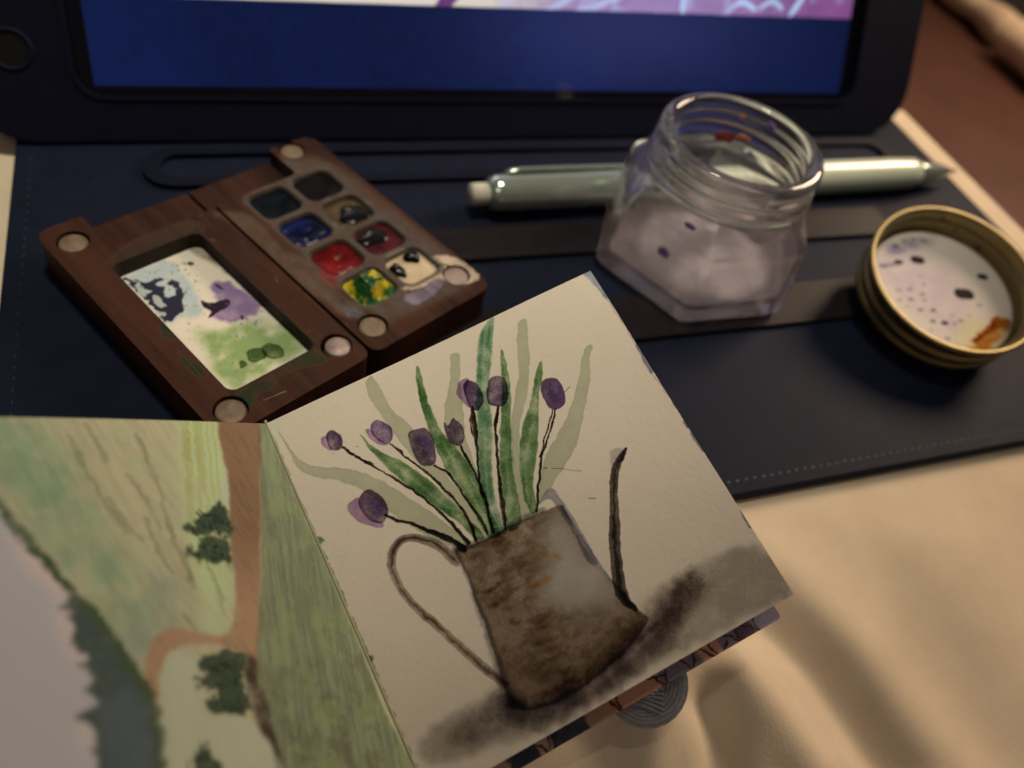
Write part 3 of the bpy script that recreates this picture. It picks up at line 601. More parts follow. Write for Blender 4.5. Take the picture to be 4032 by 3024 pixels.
def build_tablet():
    t = thing('tablet', 'tablet propped behind the desk things showing a painting above a blue band', 'tablet', (72, TBY+4, 6))
    o = plate('glass_bezel', rrect(-22, 7.4, 168, 152, 4), -3.0, -.6, TF, M_BEZEL, t)
    x0, x1, s0, s1 = -17.9, 163.2, 10.6, 146.4
    # canvas: y runs up the screen
    c = Canvas(x0, s0, x1, s1, 5, (.0026, .0088, .056), 3)
    X, Y = np.meshgrid((np.arange(c.w)+.5)/5+x0, (np.arange(c.h)+.5)/5+s0)
    big = fbm(c.h, c.w, 260, 44, 3)
    c.rgb *= (1+.25*(c.cloud-.5))[..., None]
    line = 26.5+(X+17.4)*.0128
    pic = np.clip((Y-line)*5, 0, 1)
    u = np.clip((X-x0)/(x1-x0), 0, 1)
    white = np.array([.66, .60, .52]); lav = np.array([.30, .20, .42]); mag = np.array([.20, .065, .22])
    hgt = sstep(31, 44, Y)
    k1 = sstep(.42, .58, u+.05*(c.cloud-.5)-.0035*(Y-28)); k2 = sstep(.68, 1.0, u+.1*(c.grain-.5)-.004*(Y-28))
    art = white*(1-k1[..., None])+lav*k1[..., None]; art = art*(1-k2[..., None])+mag*k2[..., None]
    art = art*(1-.8*hgt[..., None])+np.array([.20, .19, .27])*(.8*hgt[..., None])
    st = fbm(c.h, c.w, 30, 77, 4); st2 = vnoise(c.h, c.w, 5, 78)
    art *= (1+.5*(st-.5)*k1)[..., None]
    strk = np.clip((vnoise(c.h, c.w, 14, 91)-.62)*6, 0, 1)*k1*(1-k2*.6)
    art = art*(1-strk[..., None]*.5)+np.array([.42, .44, .75])*strk[..., None]*.5
    c.rgb = c.rgb*(1-pic[..., None])+art*pic[..., None]
    keep = pic
    c.stroke([(50, 24), (54, 29), (60, 34), (70, 40), (86, 50)], [2.6, 3.0, 3.4, 3.2, 1], (.12, .035, .16), mode='mix', soft=.3, var=.2)
    for q in ([(74, 26), (82, 30), (92, 36)], [(78, 26), (88, 28.5), (100, 33)], [(66, 28), (76, 36), (84, 50)]):
        c.stroke(q, [.6, 1.6, .6], (.45, .50, .78), alpha=.8, mode='mix', soft=.3, warp=.5)
    for q in ([(113, 27.6), (112.4, 30), (113.5, 36)], [(143.5, 28.6), (145.5, 31), (150, 38)], [(125, 29), (129, 31.5), (133, 30)], [(134, 30), (138, 32), (141, 30.5)]):
        c.stroke(q, [.3, 1.5, 1.0], (.42, .55, .82), alpha=.95, mode='mix', soft=.15, warp=.4)
    blue = np.array([.0026, .0088, .056])*(.8+.3*(c.cloud-.5)+.9*(big-.5)+.45*np.exp(-((X-95)/38)**2-((Y-24)/16)**2))[..., None]+np.array([.014, .013, .024])*np.exp(-((X-98)/34)**2-((Y-25)/14)**2)[..., None]  # soft centre glow painted into the blue, in place of a glass reflection
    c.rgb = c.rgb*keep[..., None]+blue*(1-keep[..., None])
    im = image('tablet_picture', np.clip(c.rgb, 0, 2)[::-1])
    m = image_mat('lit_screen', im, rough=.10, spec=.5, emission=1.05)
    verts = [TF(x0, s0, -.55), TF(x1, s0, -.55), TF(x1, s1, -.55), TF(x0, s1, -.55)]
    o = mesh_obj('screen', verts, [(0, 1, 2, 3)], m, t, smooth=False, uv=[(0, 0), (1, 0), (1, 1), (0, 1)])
build_tablet()

# ------------------------------------------------------------------ wooden paint palette
PU, PV, PM = V(FR['pu']), V(FR['pv']), V(FR['m5'])
def PF(u, v, z): return Vector((PM.x, PM.y, 0))+PU*u+PV*v+W3(0, 0, z)
PT = 7.2
def palette_stains():
    c = Canvas(-6, -5, 48.6, 52, 18, (.1, .05, .03), 5); c.a[:] = 0; L = s2l
    # canvas x = u, y = v
    kw = dict(mode='mix')
    c.poly(TRACE['W_pale'], (.088, .064, .048), alpha=.8, warp=1.2, soft=.5, dry=.2, **kw)
    c.poly([(2, 30), (40, 29), (44, 33), (44, 50), (30, 50), (2, 48)], (.074, .060, .057), alpha=.85, warp=1.5, soft=1.0, dry=.15, **kw)
    for P in TRACE['W_green']: c.poly(P, (.014, .026, .012), alpha=.95, warp=1.0, soft=.12, dry=.25, **kw)
    for P in TRACE['W_blue']: c.poly(P, (.085, .115, .17), alpha=.55, warp=1.2, soft=.2, dry=.4, **kw)
    c.poly(TRACE['W_lav'], (.20, .18, .26), alpha=.75, warp=.9, soft=.12, dry=.2, **kw)
    c.poly(TRACE['W_cream'], (.50, .42, .33), alpha=.9, warp=.8, soft=.1, **kw)
    for u in (8.9, 17.8, 26.8, 35.7):
        for v in (33, 42.6): c.poly(rrect(u-4.6, v-4.9, u+4.6, v+4.9, 2), (.078, .068, .060), alpha=.8, warp=.5, soft=.2, smooth=False, **kw)
    c.poly([(27, 28), (31, 27.6), (33, 28.4), (30, 29.6)], (.25, .03, .02), alpha=.5, warp=.8, soft=.25, **kw)
    c.stroke([(37, 44), (39, 47.5), (40.5, 48.5)], .35, (.03, .03, .015), warp=.5, **kw)
    c.stroke([(30, 46.5), (31.5, 48), (33, 47)], .25, (.06, .02, .04), warp=.6, **kw)
    for _ in range(70):
        u, v = RNG.uniform(2, 46), RNG.uniform(18, 50)
        c.stroke([(u, v), (u+RNG.uniform(-1.2, 1.2), v+RNG.uniform(-.4, .4))], RNG.uniform(.15, .5), ((.03, .025, .02), (.22, .18, .15), (.10, .03, .03))[RNG.randint(3)], alpha=.4, soft=.06, **kw)
    c.stroke([(45.3, 4.6), (45.9, 8.2)], .12, (.5, .45, .38), alpha=.6, warp=.3, **kw)
    # dark ring round the mixing well, dark patch in the far corner
    wl = rrect(8.4, 1.7, 41.4, 17.4, 1.6, 6); c.stroke(wl+[wl[0]], .55, (.014, .011, .009), alpha=.95, warp=.25, soft=.12, **kw)
    for q in range(26):
        u_ = RNG.uniform(-3, 44); v_ = RNG.uniform(-3.4, 50); c.stroke([(u_, v_), (u_+RNG.uniform(3, 9), v_+RNG.uniform(-.2, .2))], RNG.uniform(.05, .14), (.020, .009, .006) if q % 3 else (.13, .062, .042), alpha=.55, warp=.35, soft=.06, dry=.25, **kw)
    c.poly([(4.5, 9), (4.5, 17), (8.6, 18.6), (9.4, 10), (8.6, 3.4), (7, 2.4)], (.022, .018, .014), alpha=.75, warp=.8, soft=.3, **kw)
    arr = np.zeros((c.h, c.w, 4), np.float32); arr[..., :3] = c.rgb; arr[..., 3] = np.clip(c.a, 0, 1)
    return image('palette_stains', arr[::-1])
PAN_UV = [(u, v) for v in (33.0, 42.6) for u in (8.9, 17.8, 26.8, 35.7)]
def build_palette():
    t = thing('paint_palette', 'small open walnut palette with eight paint wells and a white mixing tile', 'paint palette', (10, 110, 0))
    wm = wood_mat('walnut', palette_stains()); wp = wood_mat('walnut_plain')
    box = (-6, -5, 48.6, 52)
    mags = {'l': [(0, 0, 0), (44, 0, 0), (43.1, 19.9, 2)], 'r': [(-2.6, 45.1, 0), (42.1, 47.6, 1), (43.0, 27.5, 0)]}
    MR = 2.45
    # left half
    def corner_path(pts, rr):
        """round the corners of a polygon"""
        out = []; n = len(pts)
        for i in range(n):
            p = np.array(pts[i], float); a = np.array(pts[i-1], float)-p; b = np.array(pts[(i+1) % n], float)-p; r = rr[i]
            la, lb = np.linalg.norm(a), np.linalg.norm(b)
            if r <= 0: out.append(tuple(p)); continue
            s, e = p+a/la*r, p+b/lb*r
            for k in range(7):
                q = k/6; out.append(tuple((1-q)**2*s+2*q*(1-q)*p+q*q*e))
        return out
    H = {}
    H['l'] = dict(base=corner_path([(-5, -4), (48, -4), (48, 23.2), (-5, 23.2)], [3, 3, 2.2, .3]),
                  top=corner_path([(-5, -4), (48, -4), (48, 23.2), (4.6, 23.2), (4.6, 4.2), (-5, 4.2)], [3, 3, 2.2, .1, 2.4, .8]))
    H['r'] = dict(base=corner_path([(-5, 23.8), (48, 23.8), (48, 51.2), (-5, 51.2)], [.3, 2.2, 3, 3]),
                  top=corner_path([(4.0, 23.8), (48, 23.8), (48, 51.2), (-5, 51.2), (-5, 41.4), (4.0, 41.4)], [.1, 2.2, 3, 3, .6, 1.6]))
    well = rrect(8.4, 1.7, 41.4, 17.4, 1.6, 6)
    for side in 'lr':
        h = 4.1
        b0 = plate('palette_half', H[side]['base'], 0.35, h, PF, wp, t, uvbox=box, holes=[well] if side == 'l' else []); bevel(b0, .45, 3)
        if side == 'l': holes = [well]
        else: holes = [rrect(u-3.85, v-4.2, u+3.85, v+4.2, 1.9, 5) for u, v in PAN_UV]
        holes = holes+[circle(u, v, MR+.12) for u, v, k in mags[side]]
        top = plate('top_board', H[side]['top'], h-.02, PT, PF, wm, b0, holes=holes, uvbox=box, bottom=False); bevel(top, .22, 2)
        for u, v, k in mags[side]:
            du = .35 if k == 2 else 0
            f2 = lambda x, y, z, u=u, v=v, du=du: PF(u+x, v+du+y, z)
            mg = lathe('magnet', [(0, PT-.38), (MR-.5, PT-.36), (MR-.22-du*.6, PT-.45), (MR-.1-du*.6, PT-1.0), (MR-.1-du*.6, h)], f2, M_MAGNET2 if k else M_MAGNET, b0, n=32)
            if k == 1: mg['label'] = 'bright silver magnet'
        if side == 'l':
            lg = b0
    # mixing tile
    tl = (8.45, 1.75, 41.35, 17.35)
    c = Canvas(*tl, 40, (.66, .63, .55), 8)
    T = lambda a: tint(a, (205, 198, 180))
    c.poly(TRACE['P_blue'], T((165, 178, 176)), alpha=1, warp=2.2, soft=.5, edge=.2, var=.6)
    c.poly(TRACE['P_green'], T((136, 156, 106)), alpha=.95, warp=2.6, soft=.8, edge=.1, var=.9)
    c.poly(TRACE['P_purple'], T((136, 116, 148)), alpha=1, warp=1.6, soft=.28, edge=.25, var=.45)
    for P in TRACE['P_ink']: c.poly(P, (.02, .022, .045), warp=1.3, soft=.05, mode='mix', var=0, grain=0)
    for P in TRACE['P_gap'][:3]: c.poly(P, (.36, .42, .44), warp=.7, soft=.06, mode='mix', var=0)
    for P in TRACE['P_pdark']: c.poly(P, (.018, .010, .022), warp=.45, soft=.05, mode='mix', var=0, grain=0)
    for P in TRACE['P_gdark']: c.poly(P, T((104, 112, 78)), warp=.5, soft=.05, edge=.7)
    c.poly(TRACE['P_dot'], (.03, .035, .04), warp=.1, soft=.05, mode='mix', var=0)
    for _ in range(170):
        k = RNG.rand()
        if k < .55: u, v, col = 9+RNG.gamma(2, 3.0), 3+RNG.rand()*10, (.05, .07, .09)
        elif k < .8: u, v, col = RNG.normal(26, 3), RNG.normal(12, 2.5), (.13, .07, .18)
        else: u, v, col = RNG.normal(31, 4), RNG.normal(8, 3), (.16, .24, .10)
        r = .05+.16*RNG.rand()**3
        c.stroke([(u, v), (u+RNG.uniform(-.3, .3), v+RNG.uniform(-.2, .2))], r*2, col, alpha=.75, mode='mix', warp=.3, soft=.05, var=0)
    c.poly([(8, 15), (8, 18), (20, 18), (14, 16.6), (10, 15.4)], (.10, .07, .04), alpha=.7, warp=1.2, soft=.4, mode='mix')
    im = image('tile_paint', np.clip(c.rgb, 0, 1)[::-1])
    tm = image_mat('painted_tile', im, rough=.35, spec=.2, coat=0, bump=[(900, .15, .05)])
    o = plate('mixing_tile', rrect(8.5, 1.8, 41.3, 17.3, 1.5, 5), 1.0, 4.3, PF, tm, lg, uvbox=tl); bevel(o, .25, 3)
    # pans
    paints = [('blue black paint', (.0028, .0052, .0085), (.005, .0075, .012), .4), ('ultramarine blue paint', (.005, .010, .075), (.003, .005, .022), .16), ('red paint', (.150, .006, .006), (.060, .003, .004), .2), ('yellow and green paint mound', (.42, .34, .02), (.015, .085, .02), .4),
              ('brown black paint', (.009, .0075, .0075), (.004, .004, .006), .5), ('ochre paint half covered in black', (.085, .062, .028), (.045, .034, .018), .25), ('maroon paint with black', (.065, .010, .012), (.03, .006, .01), .2), ('cream paint with black drops', (.50, .42, .30), (.44, .36, .25), .35)]
    M_PAN = basic('pan_plastic', (.05, .045, .04), rough=.4)
    M_INK = basic('wet_black_paint', (.004, .004, .006), rough=.22, spec=.2, coat=0)
    for i, (u, v) in enumerate(PAN_UV):
        nm, c1, c2, rg = paints[i]
        o = plate('paint_pan', rrect(u-3.8, v-4.15, u+3.8, v+4.15, 1.85, 5), 4.15, PT-.35, PF, M_PAN, t, holes=[rrect(u-3.6, v-3.95, u+3.6, v+3.95, 1.75, 5)])
        o['label'] = 'pan of '+nm
        n = 26; verts, faces = [], []
        rs = np.random.RandomState(50+i); nz = fbm(n+1, n+1, 7, 300+i, 3)-.5
        pm = basic(nm.replace(' ', '_'), c1, c2, rough=rg, spec=.16 if i not in (0, 4) else .03, nscale=170 if i != 3 else 170, ndetail=3, coat=.0, ramp=(.42, .58) if i != 3 else (.475, .525), bump=(420, .04, .05))
        for a in range(n+1):
            for b in range(n+1):
                x, y = a/n*2-1, b/n*2-1
                # square to rounded square
                rr = (abs(x)**5+abs(y)**5)**.2; s = max(abs(x), abs(y)); k = (s/rr if rr > 0 else 1)
                xx, yy = x*k*3.64, y*k*3.99
                e = max(0, 1-s**3)
                z = PT-.85+nz[a, b]*.35*e
                if i in (0, 1, 2, 4): z += -.7*math.exp(-((x-.1)**2+(y+.1)**2)/.3)*e
                if i == 3: z += (3.6*math.exp(-((x+.05)**4+(y-.05)**4)/.30)+nz[a, b]*2.2)*e
                if i == 7: z += .5*e
                if i == 5: z += .3*e*(1 if x+y > 0 else -.3)
                verts.append(PF(u+xx, v+yy, z))
        for a in range(n):
            for b in range(n): k = a*(n+1)+b; faces.append((k, k+1, k+n+2, k+n+1))
        pt = mesh_obj('paint', verts, faces, pm, o)
        def blob(bu, bv, ru, rv, h, zc, mat=M_INK):
            vs, fs = [], []
            N, K = 24, 5
            for kk in range(K):
                ph = kk/(K-1)*math.pi/2
                for q in range(N):
                    an = 2*math.pi*q/N; wob = 1+.1*math.sin(3*an+i)+.07*math.sin(5*an+2*i)
                    vs.append(PF(bu+ru*math.cos(ph)*math.cos(an)*wob, bv+rv*math.cos(ph)*math.sin(an)*wob, zc+h*math.sin(ph)))
            for kk in range(K-1):
                for q in range(N): fs.append((kk*N+q, kk*N+(q+1) % N, (kk+1)*N+(q+1) % N, (kk+1)*N+q))
            mesh_obj('paint_drop', vs, fs, mat, o)
        if i == 7:
            blob(u-1.7, v+1.5, 1.55, 1.6, 1.3, PT-.5); blob(u-.6, v-2.7, 1.9, 1.3, .9, PT-.55)
        if i == 5: blob(u+.9, v+.8, 2.7, 3.0, .6, PT-.8)
        if i == 6: blob(u-1.3, v-.4, 2.0, 3.2, .6, PT-.8)
        if i == 3:
            M_YEL = basic('yellow_green_paint', (.42, .36, .02), (.10, .19, .03), rough=.4, nscale=420, coat=.2, ramp=(.4, .6))
            M_GRN = basic('dark_green_paint', (.015, .075, .022), (.01, .05, .014), rough=.35, nscale=420, coat=.3)
            zz = PT+2.6
            for du, dv, ru, rv, hh in ((-.2, -1.3, 1.1, .5, .3), (.5, .5, .7, 1.0, .3), (1.4, -.9, .8, .7, .15), (-1.1, -.2, .4, .9, .2)): blob(u+du, v+dv, ru, rv, hh, zz-.25*(abs(du)+abs(dv)), M_GRN)
    return t
build_palette()
# ------------------------------------------------------------------ glass jar
JC = (95.3, 107.6); JZ = .96
def hexr(R, a):
    s = 0
    for k in (30, 90, 150): s += abs(math.cos(a-math.radians(k)))**64
    return R*.866*s**(-1/64)
def jar_radius(p, a):
    R, z, b = p[0], p[1], p[2]
    return R*(1-b)+hexr(R, a)*b
def build_jar():
    t = thing('glass_jar', 'small empty hexagonal glass jar with threaded neck standing on the folio', 'jar', (*JC, JZ))
    JF = lambda x, y, z: W3(JC[0]+x, JC[1]+y, JZ+z)
    out = [(0, .55, 0), (10, .55, 1), (17.0, .35, 1), (19.4, 0, 1), (21.0, .05, 1), (21.9, .4, 1), (22.4, 1.2, 1), (22.5, 2.4, 1), (22.0, 9, 1), (21.2, 15.6, 1), (20.6, 16.8, .97), (19.0, 18.0, .8), (17.4, 19.0, .4), (16.2, 19.9, .1), (15.5, 20.9, 0),
           (15.8, 21.4, 0), (16.4, 21.9, 0), (16.6, 22.5, 0), (16.4, 23.1, 0), (15.85, 23.6, 0), (15.8, 24.4, 0), (16.1, 24.8, 0), (16.25, 25.2, 0), (16.1, 25.6, 0), (15.8, 26.0, 0), (15.85, 26.6, 0), (16.1, 27.0, 0), (16.15, 27.3, 0), (16.0, 27.7, 0),
           (15.9, 28.2, 0), (15.8, 28.7, 0), (15.4, 29.0, 0), (14.6, 29.1, 0), (13.9, 29.0, 0), (13.5, 28.6, 0), (13.35, 27.8, 0),
           (13.3, 24, 0), (13.4, 21.5, 0), (13.9, 19.9, .05), (15.4, 18.3, .4), (17.3, 17.0, .8), (18.9, 15.6, 1), (19.6, 14, 1), (20.5, 6, 1), (20.5, 4.2, 1), (19.8, 2.9, 1), (18.0, 2.2, 1), (12, 2.05, 1), (0, 1.95, 0)]
    m, nt, b = new_mat('jar_glass')
    nt.nodes.remove(b)
    gl = node(nt, 'ShaderNodeBsdfGlass'); gl.inputs['IOR'].default_value = 1.47; gl.inputs['Roughness'].default_value = .0; gl.inputs['Color'].default_value = (.97, .97, .98, 1)
    mo = nt.nodes['Material Output']
    tpn = node(nt, 'ShaderNodeBsdfTransparent'); m1 = node(nt, 'ShaderNodeMixShader'); m1.inputs[0].default_value = .10
    dh = node(nt, 'ShaderNodeBsdfDiffuse'); th_ = node(nt, 'ShaderNodeBsdfTranslucent'); mh = node(nt, 'ShaderNodeMixShader'); m2 = node(nt, 'ShaderNodeMixShader'); m2.inputs[0].default_value = .012
    for x_ in (dh, th_): x_.inputs['Color'].default_value = (.80, .74, .80, 1)
    nt.links.new(gl.outputs[0], m1.inputs[1]); nt.links.new(tpn.outputs[0], m1.inputs[2]); nt.links.new(dh.outputs[0], mh.inputs[1]); nt.links.new(th_.outputs[0], mh.inputs[2])
    nt.links.new(m1.outputs[0], m2.inputs[1]); nt.links.new(mh.outputs[0], m2.inputs[2]); nt.links.new(m2.outputs[0], mo.inputs['Surface'])
    # a cloudy bloom mixed in to brighten the lower faces
    n9 = add_noise(nt, 120, 5, .6); tc9 = node(nt, 'ShaderNodeTexCoord'); s9 = node(nt, 'ShaderNodeSeparateXYZ'); nt.links.new(tc9.outputs['Object'], s9.inputs[0])
    z9 = node(nt, 'ShaderNodeMapRange'); z9.inputs['From Min'].default_value = .008; z9.inputs['From Max'].default_value = .001; z9.inputs['To Min'].default_value = 0; z9.inputs['To Max'].default_value = 1
    q9 = node(nt, 'ShaderNodeMapRange'); q9.inputs['From Min'].default_value = .46; q9.inputs['From Max'].default_value = .64; q9.inputs['To Min'].default_value = .01; q9.inputs['To Max'].default_value = .10
    m9 = node(nt, 'ShaderNodeMath', operation='MULTIPLY_ADD'); m9.inputs[2].default_value = .012
    nt.links.new(s9.outputs['Z'], z9.inputs['Value']); nt.links.new(n9.outputs[0], q9.inputs['Value']); nt.links.new(z9.outputs[0], m9.inputs[0]); nt.links.new(q9.outputs[0], m9.inputs[1]); nt.links.new(m9.outputs[0], m2.inputs[0])
    nz = add_noise(nt, 60, 2, .5); bp = node(nt, 'ShaderNodeBump'); bp.inputs['Strength'].default_value = .12; bp.inputs['Distance'].default_value = .4*MM
    nt.links.new(nz.outputs[0], bp.inputs['Height']); nt.links.new(bp.outputs[0], gl.inputs['Normal'])
    o = lathe('jar_body', out, JF, m, t, n=180, radius=jar_radius)
    # pale milky film added inside to brighten the floor and lower walls
    f, nt, b = new_mat('dried_wash_film')
    nt.nodes.remove(b); mo = nt.nodes['Material Output']
    tr_ = node(nt, 'ShaderNodeBsdfTransparent'); df = node(nt, 'ShaderNodeBsdfDiffuse'); tl = node(nt, 'ShaderNodeBsdfTranslucent'); ad = node(nt, 'ShaderNodeMixShader'); mx = node(nt, 'ShaderNodeMixShader')
    df.inputs['Color'].default_value = (.92, .82, .88, 1); tl.inputs['Color'].default_value = (.92, .82, .88, 1)
    nt.links.new(df.outputs[0], ad.inputs[1]); nt.links.new(tl.outputs[0], ad.inputs[2])
    nz = add_noise(nt, 60, 4, .55)
    tc = node(nt, 'ShaderNodeTexCoord'); sp = node(nt, 'ShaderNodeSeparateXYZ'); nt.links.new(tc.outputs['Object'], sp.inputs[0])
    mr = node(nt, 'ShaderNodeMapRange'); mr.inputs['From Min'].default_value = .0080; mr.inputs['From Max'].default_value = .0026; mr.inputs['To Min'].default_value = .008; mr.inputs['To Max'].default_value = .62
    nt.links.new(sp.outputs['Z'], mr.inputs['Value'])
    r = node(nt, 'ShaderNodeMapRange'); r.inputs['From Min'].default_value = .44; r.inputs['From Max'].default_value = .62; r.inputs['To Min'].default_value = .45; r.inputs['To Max'].default_value = 1.1
    nt.links.new(nz.outputs[0], r.inputs['Value'])
    mu = node(nt, 'ShaderNodeMath', operation='MULTIPLY', use_clamp=True); nt.links.new(mr.outputs[0], mu.inputs[0]); nt.links.new(r.outputs[0], mu.inputs[1])
    nt.links.new(mu.outputs[0], mx.inputs[0]); nt.links.new(tr_.outputs[0], mx.inputs[1]); nt.links.new(ad.outputs[0], mx.inputs[2]); nt.links.new(mx.outputs[0], mo.inputs['Surface'])
    film = [(13.3, 28.2, 0), (13.22, 24, 0), (13.3, 21.5, 0), (13.75, 20.1, .05), (15.2, 18.2, .4), (17.1, 16.9, .8), (18.75, 15.5, 1), (19.45, 14, 1), (19.9, 10, 1), (20.35, 6, 1), (20.35, 4.3, 1), (19.65, 3.02, 1), (17.9, 2.32, 1), (12, 2.17, 1), (0, 2.07, 0)]
    lathe('wash_film', film, JF, f, t, n=120, radius=jar_radius)
    cols = {'red': ((.16, .02, .012), (.28, .05, .02)), 'rust': ((.34, .09, .04), (.42, .16, .09)), 'purple': ((.16, .08, .30), (.24, .15, .40))}
    def spot(p, sx, sz, k, nrm):
        n_ = nrm.normalized(); tx = Vector((0, 0, 1)).cross(n_).normalized(); up = n_.cross(tx).normalized()
        vs, fs = [], []; N, K = 22, 5
        for kk in range(K):
            ph = kk/(K-1)*math.pi/2
            for q in range(N):
                an = 2*math.pi*q/N; w = 1+.13*math.sin(2*an+sx*3)+.08*math.sin(5*an)
                vs.append(V(p)+tx*(sx*math.cos(ph)*math.cos(an)*w)+up*(sz*math.cos(ph)*math.sin(an)*w)+n_*(.28*math.sin(ph)+.03))
        for kk in range(K-1):
            for q in range(N): fs.append((kk*N+q, kk*N+(q+1) % N, (kk+1)*N+(q+1) % N, (kk+1)*N+q))
        mat = basic('dried_'+k+'_drop', cols[k][0], cols[k][1], rough=.25, nscale=700)
        o = mesh_obj('dried_paint_spot', vs, fs, mat, t); o['label'] = 'dried '+k+' paint spot'
    for p, sx, sz, k in TRACE['drops']: spot(p, sx, sz, k, Vector((JC[0]-p[0], JC[1]-p[1], 0)))
    for p, sx, sz, k in TRACE['wall_drops']:
        a = math.atan2(p[1]-JC[1], p[0]-JC[0]); rr = hexr(20.0, a)-.5
        spot((JC[0]+rr*math.cos(a), JC[1]+rr*math.sin(a), p[2]), sx, sz, k, Vector((math.cos(a), math.sin(a), 0)))
build_jar()

# ------------------------------------------------------------------ jar lid
def build_lid():
    lc, ln, la, lb = V(FR['lc']), V(FR['ln']), V(FR['la']), V(FR['lb'])
    LF = lambda x, y, z: lc+la*x+lb*y+ln*z
    t = thing('jar_lid', 'upturned gold tin jar lid with a paint-spotted white liner beside the jar', 'jar lid', lc-ln*9)
    prof = [(0, -9.2), (14.8, -9.2), (16.2, -9.0), (17.0, -8.4), (17.3, -7.6), (17.3, -7.0), (16.9, -6.6), (16.75, -6.2), (16.9, -5.8), (17.35, -5.4), (17.45, -4.4), (17.35, -3.9), (16.95, -3.6), (16.85, -3.2), (17.0, -2.9), (17.5, -2.5), (17.6, -1.5), (17.75, -.9), (18.1, -.6), (18.2, -.15), (18.0, .15), (17.6, .22), (17.2, .1), (17.0, -.3), (16.95, -1.2), (16.9, -2.2), (16.5, -2.7), (16.2, -3.2), (16.45, -3.8), (16.5, -5), (16.3, -6.0), (15.6, -6.8), (14.6, -7.0), (0, -7.0)]
    lathe('lid_shell', prof, LF, M_BRASS, t, n=128)
    c = Canvas(-15.4, -15.4, 15.4, 15.4, 28, (.70, .66, .62), 21)
    T = lambda a: tint(a, (205, 198, 190))
    c.poly(TRACE['Lid_grey'], T((150, 145, 158)), alpha=.9, warp=2.5, soft=.8, var=.8)
    c.poly([(-11, 9), (-3, 12), (5, 6), (4, -4), (-3, -10), (-9, -2)], T((186, 174, 184)), alpha=.7, warp=3, soft=1.2, var=.6)
    c.poly(TRACE['Lid_smear'], T((130, 120, 132)), alpha=.8, warp=.8, soft=.25)
    c.poly([(-3, -10), (3, -7), (6, -12), (0, -14), (-4, -13)], T((200, 195, 160)), alpha=.8, warp=1.6, soft=.5)
    c.poly(TRACE['Lid_orange'], T((165, 112, 50)), alpha=1, warp=2.6, soft=.28, edge=.3, var=.7)
    for k in range(3):
        a = TRACE['Lid_orange']; q = a[3+k]
        c.stroke([a[0], ((a[1][0]+q[0])/2, (a[1][1]+q[1])/2), q], [.5, 1.0, .7], T((150, 90, 40)), alpha=.6, warp=1.2, soft=.2)
    for x, y, r, k in TRACE['Lid_dots']:
        r = r*1.25; el = 1.25
        c.stroke([(x-r*.4*el, y+r*.15), (x+r*.4*el, y-r*.15)], r*1.5, (.025, .02, .032), alpha=min(1, k+.1), mode='mix', warp=.25, soft=.10, var=0, grain=0)
    rim = np.hypot(*np.meshgrid((np.arange(c.w)+.5)/28-15.4, (np.arange(c.h)+.5)/28-15.4))
    k = (np.clip((rim-14.2)/.8, 0, 1)*(.3+c.cloud))[..., None]
    c.rgb = c.rgb*(1-.6*k)+np.array([.35, .30, .20])*.6*k
    im = image('liner_paint', np.clip(c.rgb, 0, 1)[::-1])
    lm = image_mat('painted_liner', im, rough=.5, spec=.02, coat=0)
    lathe('liner', [(0, -5.4), (8, -5.4), (14.4, -5.42), (15.3, -5.5), (15.9, -5.75), (15.9, -6.5)], LF, lm, t, n=96, uvr=15.9)
    # two specks on the inner wall
    M_SP = basic('dark_speck', (.02, .012, .014), rough=.4)
    for a, z, r in ((52, -3.6, .7), (66, -1.6, .55), (30, -5.0, .6)):
        a = math.radians(a); n_ = -(la*math.cos(a)+lb*math.sin(a)); c0 = LF(16.25*math.cos(a), 16.25*math.sin(a), z)
        tx = ln.cross(n_).normalized(); vs, fs = [], []
        for kk in range(4):
            ph = kk/3*math.pi/2
            for q in range(16):
                an = 2*math.pi*q/16; vs.append(c0+tx*(r*math.cos(ph)*math.cos(an))+ln*(r*.7*math.cos(ph)*math.sin(an))+n_*(.12*math.sin(ph)))
        for kk in range(3):
            for q in range(16): fs.append((kk*16+q, kk*16+(q+1) % 16, (kk+1)*16+(q+1) % 16, (kk+1)*16+q))
        mesh_obj('paint_speck', vs, fs, M_SP, t)
build_lid()

